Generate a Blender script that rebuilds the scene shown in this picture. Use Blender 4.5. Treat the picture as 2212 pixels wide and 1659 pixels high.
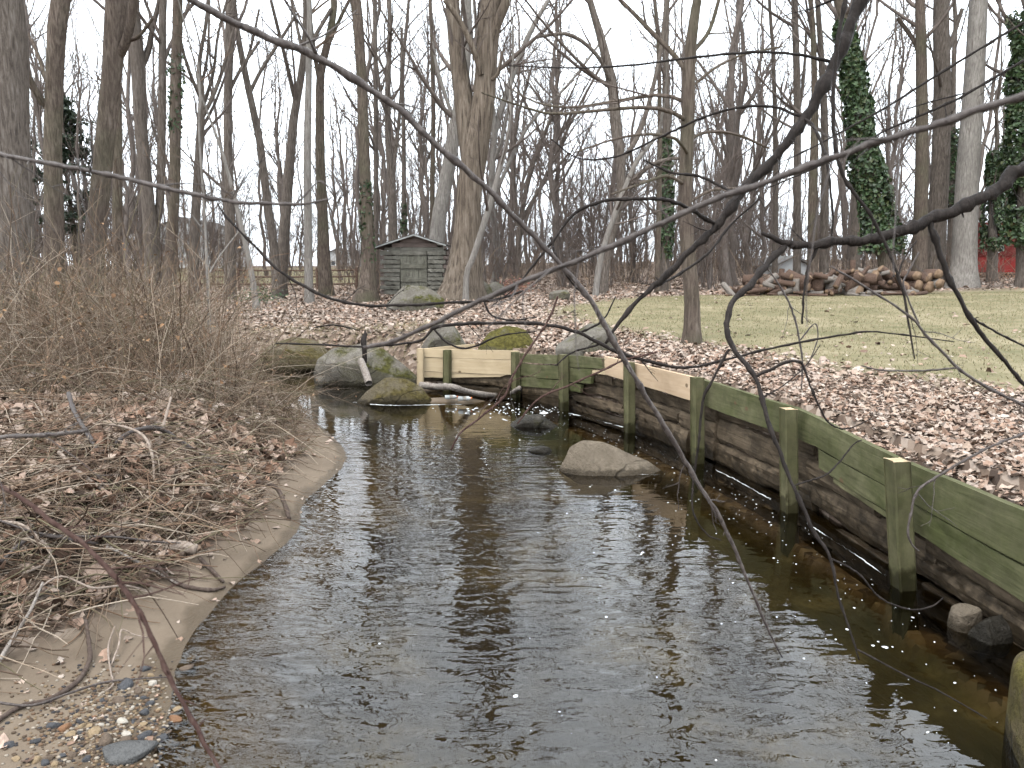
import bpy, math, random
import numpy as np
from mathutils import Vector
# ------------------------------------------------------------------ camera, world, sun, exposure
SC = bpy.context.scene
for o in list(bpy.data.objects): bpy.data.objects.remove(o)
COL = SC.collection
# traced positions are in units of a 2212 x 1659 picture and are carried out to a real distance
FPX, CX, CY, EYE = 1597.0, 1106.0, 829.5, 1.5
PITCH = math.atan(240/1597)
FW = np.array([0, math.cos(PITCH), -math.sin(PITCH)]); UP = np.array([0, math.sin(PITCH), math.cos(PITCH)])
RT = np.array([1.0, 0, 0]); CAMP = np.array([0, 0, EYE])
cam_d = bpy.data.cameras.new('camera'); cam = bpy.data.objects.new('camera', cam_d); COL.objects.link(cam)
cam.location = CAMP; cam.rotation_euler = (math.pi/2 - PITCH, 0, 0)
cam_d.sensor_width = 36; cam_d.lens = 36*FPX/2212; cam_d.clip_start = 0.05; cam_d.clip_end = 3000
cam_d.dof.use_dof = True; cam_d.dof.focus_distance = 7.0; cam_d.dof.aperture_fstop = 11.0
SC.camera = cam
SUN_EL, SUN_AZ = math.radians(60), math.radians(-150)
world = bpy.data.worlds.new('World'); SC.world = world; world.use_nodes = True
wn = world.node_tree; wn.nodes.clear()
wo = wn.nodes.new('ShaderNodeOutputWorld'); bg = wn.nodes.new('ShaderNodeBackground')
sky = wn.nodes.new('ShaderNodeTexSky'); sky.sky_type = 'NISHITA'; sky.sun_disc = False
sky.sun_elevation = SUN_EL; sky.sun_rotation = SUN_AZ; sky.air_density = 1.0; sky.dust_density = 6.0; sky.ozone_density = 1.0
hs = wn.nodes.new('ShaderNodeHueSaturation'); hs.inputs['Saturation'].default_value = 0.14
ovc = wn.nodes.new('ShaderNodeMix'); ovc.data_type = 'RGBA'; ovc.inputs[0].default_value = 0.72
ovc.inputs['B'].default_value = (13.8, 15.0, 16.2, 1)                 # even overcast cloud deck
wn.links.new(sky.outputs[0], hs.inputs['Color']); wn.links.new(hs.outputs[0], ovc.inputs['A'])
wn.links.new(ovc.outputs['Result'], bg.inputs[0]); bg.inputs[1].default_value = 0.15
wn.links.new(bg.outputs[0], wo.inputs[0])
sun_d = bpy.data.lights.new('sun', 'SUN'); sun = bpy.data.objects.new('sun', sun_d); COL.objects.link(sun)
sun_d.energy = 1.4; sun_d.angle = math.radians(25); sun_d.color = (1.0, 0.96, 0.9)
sun.rotation_euler = (math.pi/2 - SUN_EL, 0, math.radians(-30))
SC.view_settings.view_transform = 'Standard'; SC.view_settings.look = 'None'
SC.view_settings.exposure = 0.92; SC.view_settings.gamma = 1.0; SC.view_settings.use_curve_mapping = False
SC.render.engine = 'CYCLES'
cy = SC.cycles
cy.max_bounces = 4; cy.diffuse_bounces = 1; cy.glossy_bounces = 2; cy.use_adaptive_sampling = True; cy.adaptive_threshold = 0.05; cy.transparent_max_bounces = 8; cy.transmission_bounces = 2
cy.caustics_reflective = False; cy.caustics_refractive = False
cy.use_denoising = True
try: cy.denoiser = 'OPENIMAGEDENOISE'
except Exception: pass

RNG = np.random.default_rng(11); ALBEDO = .66; RIPPLE = .85
# ------------------------------------------------------------------ projection helpers
def ray(x, y): return RT*(x-CX)/FPX - UP*(y-CY)/FPX + FW
def at_z(x, y, z=0.0):
    d = ray(x, y); return CAMP + d*(z-EYE)/d[2]
def at_y(x, y, Y):
    d = ray(x, y); return CAMP + d*Y/d[1]
def at_d(x, y, dist): return CAMP + ray(x, y)*dist          # dist along the view axis
def on_ground(x, y, lift=0.0):
    z = 0.1
    for _ in range(30):
        q = at_z(x, y, min(z, EYE-0.02)); z = 0.5*z + 0.5*(float(ground_z(q[0], q[1]))+lift)
    return at_z(x, y, z)
def depth_of(p): return float(np.dot(p-CAMP, FW))
def sstep(a, b, x):
    t = np.clip((np.asarray(x, float)-a)/(b-a), 0, 1); return t*t*(3-2*t)
def wav(seed, n=7, lo=1.0, hi=6.0, dim=2):
    r = np.random.default_rng(seed); k = r.normal(size=(n, dim)); k /= np.linalg.norm(k, axis=1)[:, None]
    f = np.exp(r.uniform(math.log(lo), math.log(hi), n)); ph = r.uniform(0, 6.28, n)
    return k*f[:, None], ph, (lo/f)**0.7
def wnoise(P, w):
    k, ph, a = w; return (np.sin(P @ k.T + ph)*a).sum(-1)/a.sum()*1.6
# ------------------------------------------------------------------ terrain
W_LEFT = np.array([(-0.9,-4),(-0.95,0.5),(-1.1,2.06),(-1.32,2.8),(-1.35,3.37),(-1.26,4.14),(-1.38,4.77),(-1.35,5.89),(-1.91,7.19),(-2.54,8.21),(-3.06,8.83),(-3.63,9.96),(-5.5,10.5),(-12,10.6)])
W_FAR = np.array([(-12,12.1),(-4.3,11.75),(-3.07,11.5),(-2.2,11.0),(-1.35,10.3),(-1.18,9.36)])
POSTS = [  # base pixel, top pixel, width
 ((908,845),(908,753),.095),((966,845),(966,756),.10),((1114,858),(1113,761),.095),((1218,887),(1217,766),.10),
 ((1360,934),(1359,783),.098),((1507,1000),(1506,815.5),.10),((1705,1105),(1703,883),.10),((1952,1270),(1938,994),.105)]
PB = [at_z(*p[0]) for p in POSTS]
W_WALL = np.array([(p[0], p[1]) for p in PB] + [(2.0,2.2),(2.12,1.0),(2.3,-4)])
def smooth_line(L, n):
    Q = np.vstack([2*L[0]-L[1], L, 2*L[-1]-L[-2]]); out = []
    for i in range(len(L)-1):
        for f in np.arange(n)/n:
            p0, p1, p2, p3 = Q[i:i+4]; out.append(.5*((2*p1)+(p2-p0)*f+(2*p0-5*p1+4*p2-p3)*f*f+(3*p1-p0-3*p2+p3)*f**3))
    return np.array(out+[L[-1]])
W_LEFT = smooth_line(W_LEFT, 4); W_FAR = smooth_line(W_FAR, 3); CREEK = np.vstack([W_LEFT, W_FAR[:-1], W_WALL])
def seg_dist(P, L):
    d = np.full(len(P), 1e9)
    for a, b in zip(L[:-1], L[1:]):
        ab = b-a; t = np.clip(((P-a)@ab)/(ab@ab), 0, 1); d = np.minimum(d, np.linalg.norm(P-(a+t[:, None]*ab), axis=1))
    return d
def inside(P, L):
    c = np.zeros(len(P), bool); n = len(L)
    for i in range(n):
        a, b = L[i], L[(i+1) % n]
        cond = ((a[1] > P[:, 1]) != (b[1] > P[:, 1]))
        xi = (b[0]-a[0])*(P[:, 1]-a[1])/(b[1]-a[1]+1e-12)+a[0]
        c ^= cond & (P[:, 0] < xi)
    return c
N1, N2, N3 = wav(1, 8, .15, .8), wav(2, 10, 1.2, 6), wav(3, 12, 4, 16)
def terrain(x, y):
    x = np.atleast_1d(np.asarray(x, float)); y = np.atleast_1d(np.asarray(y, float))
    P = np.stack([x, y], 1)
    ins = inside(P, CREEK); dl = seg_dist(P, W_LEFT); df = seg_dist(P, W_FAR); dw = seg_dist(P, W_WALL)
    n1, n2, n3 = wnoise(P, N1), wnoise(P, N2), wnoise(P, N3)
    base = 0.6 + 0.27*sstep(9, 23, y)*(0.35+0.65*sstep(-5, 6, x)) + 1.9*sstep(23, 95, y) + 0.35*sstep(8, 30, x)*sstep(15, 30, y)
    base = base - 0.14*np.exp(-(((x+0.6)/1.3)**2+((y-9.9)/1.0)**2)) + 0.03*n1 + 0.012*n2
    sw = np.interp(y, [1, 2.2, 2.8, 3.3, 4.2, 5, 6, 7.2, 9], [1.2, .92, .40, .22, .17, .22, .34, .12, .06])
    sw = sw*(1+.18*n2)
    left = 0.085*np.clip(dl/np.maximum(sw, .1), 0, 1.3) + (0.40+.07*n2)*sstep(0, 0.95, dl-sw) + .02*n3*sstep(0, .3, dl-sw)
    left = left + (base-0.48)*sstep(1.5, 4.5, dl)
    far = 0.55*sstep(0.0, 0.75, df)*np.where(base > 0, base/0.6, 1)
    bank = np.where(dl < df, left, far)
    m = sstep(-.25, .25, dl-df); bank = left*(1-m)+far*m
    # behind the wall
    wl = -0.2 + (base+.025*np.exp(-dw/.6)+0.2)*sstep(0.19, 0.245, dw)
    side = (dw < np.minimum(dl, df)) | ((x > W_WALL[0, 0]) & (dw < 2.2)) | (x > 1.2)
    mix = sstep(-1.35, -1.05, x)*(~ins)
    out = np.where(side & (x > -1.3), wl, bank)
    out = np.where((~side) & (y > 9.3) & (x > -2), np.minimum(base, np.maximum(bank, wl)), out)
    out = np.where((x < .3) & (y > 9), np.minimum(out, far+.12*sstep(0, .4, df)), out)
    db = np.minimum(dl, df*1.2); bed = -0.32*sstep(-.12, 1.1, db)*sstep(0, .2, db) - .05*sstep(0, .1, db) + (.025*n2+.015*n3)*sstep(0, .4, db) + .006*n3
    bed = bed + 0.09*sstep(.9, .1, dw)                                     # silt bar along the wall
    bar = np.exp(-(((x+0.75)/0.75)**2 + ((y-8.62)/0.25)**2)**2); bed = np.maximum(bed, -0.3+0.335*bar)
    bar2 = np.exp(-(((x+1.15)/0.3)**2 + ((y-1.95)/0.6)**2)**2); bed = np.maximum(bed, -.3+.29*bar2)
    z = np.where(ins, bed, out)
    sand = np.where(ins, 1.0, np.where(dl < dw, sstep(.12, -.06, dl-sw), 0.0))
    xb = np.interp(y, [2, 5, 6.5, 9, 13.5, 17, 21.5, 24], [6.5, 3.9, 3.2, 2.35, 0.9, .6, 3.0, 9])
    lawn = sstep(-.5, .9, x-xb+.35*n1+.25*n2)*sstep(23.6, 22.2, y-.14*np.maximum(x-4, 0)+.4*n1)*(~ins)
    lawn = np.maximum(lawn, sstep(38, 42, y)*sstep(-3, -8, x)*sstep(75, 70, y))
    return z, sand, lawn, ins, dl, dw
def axis(a, b, step, far0, far1, gf=1.13):
    v = list(np.arange(a, b+1e-6, step)); s = step
    while v[-1] < far1: s *= gf; v.append(v[-1]+s)
    s = step
    while v[0] > far0: s *= gf; v.insert(0, v[0]-s)
    return np.array(v)
gx = axis(-6, 4.2, .05, -400, 400); gy = axis(.6, 11.8, .05, -60, 700)
GX, GY = np.meshgrid(gx, gy); gz, gs, gl, gi, gdl, gdw = terrain(GX.ravel(), GY.ravel())
nx, ny = len(gx), len(gy); GZ = gz.reshape(ny, nx)
def ground_z(x, y):
    """height of the ground sheet (bilinear on its own grid)"""
    sc = np.ndim(x) == 0; x = np.atleast_1d(np.asarray(x, float)); y = np.atleast_1d(np.asarray(y, float))
    i = np.clip(np.searchsorted(gx, x)-1, 0, nx-2); j = np.clip(np.searchsorted(gy, y)-1, 0, ny-2)
    u = np.clip((x-gx[i])/(gx[i+1]-gx[i]), 0, 1); v = np.clip((y-gy[j])/(gy[j+1]-gy[j]), 0, 1)
    z = GZ[j, i]*(1-u)*(1-v)+GZ[j, i+1]*u*(1-v)+GZ[j+1, i]*(1-u)*v+GZ[j+1, i+1]*u*v
    return z[0] if sc else z

# ------------------------------------------------------------------ mesh helpers
def mk(name, V, F, mat, loc=(0, 0, 0), smooth=True, col=None, mats=None, mi=None):
    V = np.asarray(V, np.float32); 
    me = bpy.data.meshes.new(name)
    Fs = F if isinstance(F, list) else [F]
    Fs = [np.asarray(f, np.int32) for f in Fs if len(f)]
    li = np.concatenate([f.ravel() for f in Fs]); tot = np.concatenate([np.full(len(f), f.shape[1], np.int32) for f in Fs])
    st = np.concatenate([[0], np.cumsum(tot)[:-1]]).astype(np.int32)
    me.vertices.add(len(V)); me.vertices.foreach_set('co', (V-np.asarray(loc, np.float32)).ravel())
    me.loops.add(len(li)); me.loops.foreach_set('vertex_index', li)
    me.polygons.add(len(tot)); me.polygons.foreach_set('loop_start', st); me.polygons.foreach_set('loop_total', tot)
    me.polygons.foreach_set('use_smooth', np.full(len(tot), smooth, bool))
    if mi is not None: me.polygons.foreach_set('material_index', np.asarray(mi, np.int32))
    if col is not None:
        c = np.ones((len(V), 4), np.float32); col = np.asarray(col, np.float32); c[:, :col.shape[1]] = col
        at = me.attributes.new('col', 'FLOAT_COLOR', 'POINT'); at.data.foreach_set('color', c.ravel())
    me.update(calc_edges=True)
    for m in (mats or [mat]): me.materials.append(m)
    o = bpy.data.objects.new(name, me); COL.objects.link(o)
    o.location = loc
    return o
class MB:
    def __init__(s): s.V = []; s.Q = []; s.T = []; s.C = []; s.n = 0
    def add(s, V, Q=None, T=None, C=None):
        V = np.asarray(V, float).reshape(-1, 3); s.V.append(V)
        if Q is not None and len(Q): s.Q.append(np.asarray(Q)+s.n)
        if T is not None and len(T): s.T.append(np.asarray(T)+s.n)
        if C is not None: s.C.append(np.broadcast_to(np.asarray(C, float), (len(V), 3)))
        s.n += len(V)
    def faces(s): return ([np.vstack(s.Q)] if s.Q else []) + ([np.vstack(s.T)] if s.T else [])
    def build(s, name, mat, loc=(0, 0, 0), smooth=True):
        return mk(name, np.vstack(s.V), s.faces(), mat, loc, smooth, np.vstack(s.C) if s.C else None)
def tag(o, label=None, cat=None, group=None, kind=None):
    if label: o['label'] = label
    if cat: o['category'] = cat
    if group: o['group'] = group
    if kind: o['kind'] = kind
    return o
def empty(name, loc, label=None, cat=None, group=None):
    o = bpy.data.objects.new(name, None); COL.objects.link(o); o.location = loc; o.empty_display_size = .1
    return tag(o, label, cat, group)
def wloc(o):
    L = np.zeros(3)
    while o is not None: L += np.array(o.location); o = o.parent
    return L
def part(name, mb, mat, root, smooth=True):
    """a mesh built in world coordinates, parented to a thing (or part) whose origin is the thing's base"""
    o = mk(name, np.vstack(mb.V), mb.faces(), mat, wloc(root), smooth, np.vstack(mb.C) if mb.C else None)
    o.parent = root; o.location = (0, 0, 0); return o
def nrm(v): return v/np.maximum(np.linalg.norm(v, axis=-1, keepdims=True), 1e-9)
def tubes(P, R, s=4):
    """batch of tubes: P (M,n,3), R (M,n) -> verts, quads"""
    P = np.asarray(P, float); R = np.asarray(R, float); M, n, _ = P.shape
    T = nrm(np.gradient(P, axis=1)); mean = nrm(P[:, -1]-P[:, 0])
    ref = np.where(np.abs(mean[:, :1]) < .7, np.array([[1., 0, 0]]), np.array([[0, 1., 0]]))[:, None, :]
    u = nrm(np.cross(T, np.broadcast_to(ref, T.shape))); v = np.cross(T, u)
    a = np.arange(s)*2*math.pi/s
    V = P[:, :, None, :]+R[:, :, None, None]*(u[:, :, None, :]*np.cos(a)[None, None, :, None]+v[:, :, None, :]*np.sin(a)[None, None, :, None])
    i = np.arange(M)[:, None, None]*n*s+np.arange(n-1)[None, :, None]*s+np.arange(s)[None, None, :]
    j = np.arange(M)[:, None, None]*n*s+np.arange(n-1)[None, :, None]*s+((np.arange(s)+1) % s)[None, None, :]
    Q = np.stack([i, j, j+s, i+s], -1).reshape(-1, 4)
    return V.reshape(-1, 3), Q
def spline(P, n):
    """Catmull-Rom through rows of P, resampled to n rows"""
    P = np.asarray(P, float)
    if len(P) == 2: P = np.stack([P[0], (P[0]+P[1])/2, P[1]])
    Q = np.vstack([2*P[0]-P[1], P, 2*P[-1]-P[-2]])
    d = np.concatenate([[0], np.cumsum(np.linalg.norm(np.diff(P[:, :3], axis=0), axis=1))]); d /= d[-1]
    t = np.linspace(0, 1, n); k = np.clip(np.searchsorted(d, t, side='right')-1, 0, len(P)-2)
    f = ((t-d[k])/np.maximum(d[k+1]-d[k], 1e-9))[:, None]
    p0, p1, p2, p3 = Q[k], Q[k+1], Q[k+2], Q[k+3]
    return .5*((2*p1)+(-p0+p2)*f+(2*p0-5*p1+4*p2-p3)*f*f+(-p0+3*p1-3*p2+p3)*f**3)
def grow(P, R, k, t0, t1, lenf, ang, n, up, wig, rng, rf=.55, tip=.25, absr=None, fall=.55):
    M, m, _ = P.shape; idx = np.repeat(np.arange(M), k); t = rng.uniform(t0, t1, M*k)
    s = t*(m-1); i = np.minimum(s.astype(int), m-2); fr = (s-i)[:, None]
    st = P[idx, i]*(1-fr)+P[idx, i+1]*fr; ta = nrm(P[idx, i+1]-P[idx, i]); r0 = (R[idx, i]*(1-fr[:, 0])+R[idx, i+1]*fr[:, 0])
    pl = np.linalg.norm(np.diff(P, axis=1), axis=2).sum(1)[idx]
    pe = nrm(np.cross(ta, rng.normal(size=(M*k, 3)))); a = ang*rng.uniform(.65, 1.35, M*k)[:, None]
    d = np.cos(a)*ta+np.sin(a)*pe; L = lenf*pl*(1-fall*t)*rng.uniform(.55, 1.25, M*k)
    r0 = np.minimum(r0*rf, L*.03+.002)*rng.uniform(.7, 1.1, M*k)
    if absr: r0 = np.clip(r0, absr[0], absr[1])
    Pn = np.zeros((M*k, n, 3)); Pn[:, 0] = st
    for j in range(1, n):
        d = nrm(d+np.array([0, 0, up])/(n-1)+wig*rng.normal(size=d.shape)/math.sqrt(n-1)); Pn[:, j] = Pn[:, j-1]+d*(L/(n-1))[:, None]
    Rn = r0[:, None]*np.linspace(1, tip, n)[None]
    return Pn, Rn
def box_pts(lo, hi):
    x0, y0, z0 = lo; x1, y1, z1 = hi
    return [(x0,y0,z0),(x1,y0,z0),(x1,y1,z0),(x0,y1,z0),(x0,y0,z1),(x1,y0,z1),(x1,y1,z1),(x0,y1,z1)]
BOXQ = [(0,3,2,1),(4,5,6,7),(0,1,5,4),(1,2,6,5),(2,3,7,6),(3,0,4,7)]
# ------------------------------------------------------------------ materials
def newmat(name):
    m = bpy.data.materials.new(name); m.use_nodes = True; nt = m.node_tree; nt.nodes.clear()
    out = nt.nodes.new('ShaderNodeOutputMaterial'); b = nt.nodes.new('ShaderNodeBsdfPrincipled'); nt.links.new(b.outputs[0], out.inputs[0])
    b.inputs['Specular IOR Level'].default_value = .08; b.inputs['Roughness'].default_value = .85
    return m, nt, b, out
def nd(nt, t, **kw):
    n = nt.nodes.new(t)
    for k, v in kw.items(): setattr(n, k, v)
    return n
def coords(nt, kind='Object', scale=(1, 1, 1)):
    tc = nd(nt, 'ShaderNodeTexCoord'); mp = nd(nt, 'ShaderNodeMapping'); mp.inputs['Scale'].default_value = scale
    nt.links.new(tc.outputs[kind], mp.inputs[0]); return mp.outputs[0]
def gcoords(nt, scale=(1, 1, 1)):
    g = nd(nt, 'ShaderNodeNewGeometry'); mp = nd(nt, 'ShaderNodeMapping'); mp.inputs['Scale'].default_value = scale
    nt.links.new(g.outputs['Position'], mp.inputs[0]); return mp.outputs[0]
def noise(nt, vec, scale, detail=5, rough=.55, dist=0):
    n = nd(nt, 'ShaderNodeTexNoise'); n.inputs['Scale'].default_value = scale; n.inputs['Detail'].default_value = detail
    n.inputs['Roughness'].default_value = rough; n.inputs['Distortion'].default_value = dist; nt.links.new(vec, n.inputs['Vector']); return n.outputs[0]
def ramp(nt, fac, stops):
    r = nd(nt, 'ShaderNodeValToRGB'); el = r.color_ramp.elements
    while len(el) < len(stops): el.new(.5)
    for e, (p, c) in zip(el, stops): e.position = p; e.color = (*c, 1) if len(c) == 3 else c
    nt.links.new(fac, r.inputs[0]); return r.outputs[0]
def mixc(nt, fac, a, b, mode='MIX'):
    m = nd(nt, 'ShaderNodeMix', data_type='RGBA', blend_type=mode)
    for s, v in ((m.inputs[0], fac), (m.inputs['A'], a), (m.inputs['B'], b)):
        if hasattr(v, 'is_linked'): nt.links.new(v, s)
        elif isinstance(v, (int, float)): s.default_value = v
        else: s.default_value = (*v, 1)
    return m.outputs['Result']
def mth(nt, op, a, b=0.0, clamp=False):
    m = nd(nt, 'ShaderNodeMath', operation=op, use_clamp=clamp)
    for s, v in zip(m.inputs, (a, b)):
        if hasattr(v, 'is_linked'): nt.links.new(v, s)
        else: s.default_value = v
    return m.outputs[0]
def mapr(nt, v, a, b, c=0., d=1.):
    m = nd(nt, 'ShaderNodeMapRange'); nt.links.new(v, m.inputs[0])
    for i, q in enumerate((a, b, c, d)): m.inputs[i+1].default_value = q
    return m.outputs[0]
def bump(nt, b, h, strength=.5, dist=.01):
    n = nd(nt, 'ShaderNodeBump'); n.inputs['Strength'].default_value = strength; n.inputs['Distance'].default_value = dist
    nt.links.new(h, n.inputs['Height']); nt.links.new(n.outputs[0], b.inputs['Normal']); return n
def vcol(nt):
    a = nd(nt, 'ShaderNodeAttribute', attribute_name='col'); return a.outputs['Color']
def objrand(nt): return nd(nt, 'ShaderNodeObjectInfo').outputs['Random']

def wetband(nt, b, col, top=.05, dark=.38, fr=14):
    """timber, stone and sand soaked just above the water: darker and shinier"""
    p = gcoords(nt); sp_ = nd(nt, 'ShaderNodeSeparateXYZ'); nt.links.new(p, sp_.inputs[0])
    z = mth(nt, 'ADD', sp_.outputs[2], mapr(nt, noise(nt, p, fr, 4), .3, .7, -top*.55, top*.55)); w = mapr(nt, z, top*.7, top*1.25, 1, 0)
    nt.links.new(mapr(nt, w, 0, 1, .85, .4), b.inputs['Roughness']); return mixc(nt, w, col, mixc(nt, 1.0, col, (dark, dark*.97, dark*.9), 'MULTIPLY'))
def bark_mat(name, dark, mid, light, furrow=26, zs=.16, green=0.0, bstr=.8, rough=.95, spec=.05):
    m, nt, b, _ = newmat(name); v = coords(nt, 'Object', (1, 1, zs)); vi = coords(nt, 'Object')
    n = noise(nt, v, furrow, 5, .62, .6); big = noise(nt, vi, 1.3, 4, .6); fine = noise(nt, vi, 60, 3)
    c = ramp(nt, n, [(.30, dark), (.5, mid), (.72, light)])
    c = mixc(nt, mapr(nt, big, .4, .65, 0, .55), c, tuple(.62*q for q in mid))
    c = mixc(nt, mapr(nt, fine, .55, .75, 0, .35), c, light)
    if green: c = mixc(nt, mapr(nt, noise(nt, vi, .9, 5), .45, .7, 0, green), c, (.10, .115, .06))
    rr = objrand(nt); c = mixc(nt, mapr(nt, rr, 0, 1, 0, .35), c, tuple(q*.75 for q in mid))
    nt.links.new(c, b.inputs['Base Color']); bump(nt, b, n, bstr, .03 if furrow < 50 else .006); b.inputs['Roughness'].default_value = rough; b.inputs['Specular IOR Level'].default_value = spec; return m
def plain_mat(name, a, c, scale=8, rough=.85, bs=.3, bd=.01, spec=.08, vec='Object', sc=(1, 1, 1)):
    m, nt, b, _ = newmat(name); v = coords(nt, vec, sc); n = noise(nt, v, scale, 5, .6)
    nt.links.new(ramp(nt, n, [(.3, a), (.7, c)]), b.inputs['Base Color']); b.inputs['Roughness'].default_value = rough
    b.inputs['Specular IOR Level'].default_value = spec
    if bs: bump(nt, b, n, bs, bd)
    return m
M = {}
M['bark_grey'] = bark_mat('bark_grey', (.05, .04, .034), (.155, .128, .108), (.28, .245, .215))
M['bark_brown'] = bark_mat('bark_brown', (.04, .03, .025), (.135, .105, .085), (.26, .215, .18), green=.5)
M['bark_big'] = bark_mat('bark_big', (.035, .026, .02), (.17, .135, .105), (.31, .26, .21), furrow=17, zs=.09, bstr=1.0)
M['bark_pale'] = bark_mat('bark_pale', (.12, .10, .085), (.26, .235, .21), (.40, .37, .34), bstr=.4)
M['bark_far'] = bark_mat('bark_far', (.09, .072, .063), (.175, .145, .127), (.28, .24, .215), bstr=.2)  # far trunks paled: distance haze is put into the bark colour
M['twig_grey'] = plain_mat('twig_grey', (.09, .07, .06), (.19, .155, .135), 3, bs=0)
M['twig_far'] = plain_mat('twig_far', (.115, .09, .078), (.215, .172, .15), 3, bs=0)
M['twig_brown'] = plain_mat('twig_brown', (.085, .06, .045), (.2, .145, .11), 3, bs=0)
M['wet_bark'] = bark_mat('wet_bark', (.009, .007, .006), (.026, .02, .017), (.06, .048, .042), furrow=90, zs=.35, bstr=.8, rough=.65, spec=.1)
M['shoot'] = bark_mat('shoot', (.03, .023, .02), (.075, .058, .051), (.17, .145, .13), furrow=120, zs=.5, bstr=.4, rough=.5, spec=.25)
M['red_shoot'] = bark_mat('red_shoot', (.035, .02, .017), (.085, .05, .042), (.17, .12, .10), furrow=120, zs=.5, bstr=.3)
M['stick'] = bark_mat('stick', (.04, .03, .026), (.115, .085, .07), (.21, .17, .145), furrow=60, zs=.4, bstr=.5)
M['pale_stick'] = bark_mat('pale_stick', (.16, .12, .095), (.34, .27, .22), (.5, .42, .36), furrow=60, zs=.3, bstr=.4)
M['drift'] = bark_mat('drift', (.13, .105, .09), (.36, .31, .27), (.55, .5, .45), furrow=40, zs=1, bstr=.8)
def leaf_mat(name, rough=.75, spec=.08):
    m, nt, b, out = newmat(name); c = vcol(nt); n = noise(nt, gcoords(nt), 90, 3)
    c2 = mixc(nt, mapr(nt, n, .35, .7, 0, .3), c, (.07, .045, .035)); nt.links.new(c2, b.inputs['Base Color']); b.inputs['Roughness'].default_value = rough
    b.inputs['Specular IOR Level'].default_value = spec; return m
M['leaf'] = leaf_mat('leaf'); M['ivy'] = leaf_mat('ivy', .45, .3); M['cane'] = leaf_mat('cane', .9)

def ground_mat():
    m, nt, b, _ = newmat('ground'); p = gcoords(nt); at = nd(nt, 'ShaderNodeAttribute', attribute_name='col')
    sep = nd(nt, 'ShaderNodeSeparateColor'); nt.links.new(at.outputs['Color'], sep.inputs[0]); sand, lawn, wet = sep.outputs[0], sep.outputs[1], sep.outputs[2]
    vo = nd(nt, 'ShaderNodeTexVoronoi'); vo.inputs['Scale'].default_value = 16; nt.links.new(p, vo.inputs['Vector'])
    vsep = nd(nt, 'ShaderNodeSeparateColor'); nt.links.new(vo.outputs['Color'], vsep.inputs[0])
    lit = ramp(nt, vsep.outputs[0], [(0, (.07, .05, .04)), (.45, (.19, .135, .1)), (.8, (.31, .24, .19)), (1, (.42, .34, .28))])
    lit = mixc(nt, mapr(nt, noise(nt, p, 3, 5), .4, .7, 0, .5), lit, (.11, .08, .06))
    gn = noise(nt, p, .8, 8, .72); gf = noise(nt, p, 45, 4, .7)
    gr = ramp(nt, gn, [(.33, (.155, .145, .072)), (.5, (.25, .213, .123)), (.66, (.38, .315, .205))])
    gr = mixc(nt, mapr(nt, gf, .35, .7, 0, .6), gr, (.13, .12, .065))
    sn = noise(nt, p, 2.2, 6, .6); sf = noise(nt, p, 150, 3, .7)
    sa = ramp(nt, sn, [(.3, (.155, .118, .086)), (.6, (.205, .16, .118)), (.8, (.26, .205, .155))])
    sa = mixc(nt, mapr(nt, sf, .4, .7, 0, .35), sa, (.15, .115, .085))
    bn = noise(nt, p, 1.6, 5, .6); bd = ramp(nt, bn, [(.36, (.038, .032, .02)), (.52, (.095, .079, .045)), (.68, (.26, .22, .135))])
    bd = mixc(nt, mapr(nt, noise(nt, p, 28, 3), .45, .65, 0, .5), bd, (.07, .055, .04))
    sz = nd(nt, 'ShaderNodeSeparateXYZ'); nt.links.new(p, sz.inputs[0]); bd = mixc(nt, mapr(nt, mth(nt, 'ADD', sz.outputs[2], mapr(nt, bn, .3, .7, -.06, .06)), -.24, -.05), bd, ramp(nt, noise(nt, p, 9, 5), [(.3, (.17, .115, .05)), (.7, (.30, .215, .11))]))
    sa = wetband(nt, b, sa, .02, .6, 5); c = mixc(nt, sand, lit, sa); c = mixc(nt, lawn, c, gr); c = mixc(nt, wet, c, bd)
    nt.links.new(c, b.inputs['Base Color'])
    h = mth(nt, 'ADD', mth(nt, 'MULTIPLY', vo.outputs['Distance'], mth(nt, 'SUBTRACT', 1.0, sand, True)), mth(nt, 'MULTIPLY', sf, .12))
    h = mth(nt, 'ADD', h, mth(nt, 'MULTIPLY', noise(nt, gcoords(nt, (1, .35, 1)), 22, 3, .6, 1.2), mth(nt, 'MULTIPLY', sand, .5))); bump(nt, b, h, .7, .02); return m
M['ground'] = ground_mat()
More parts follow.
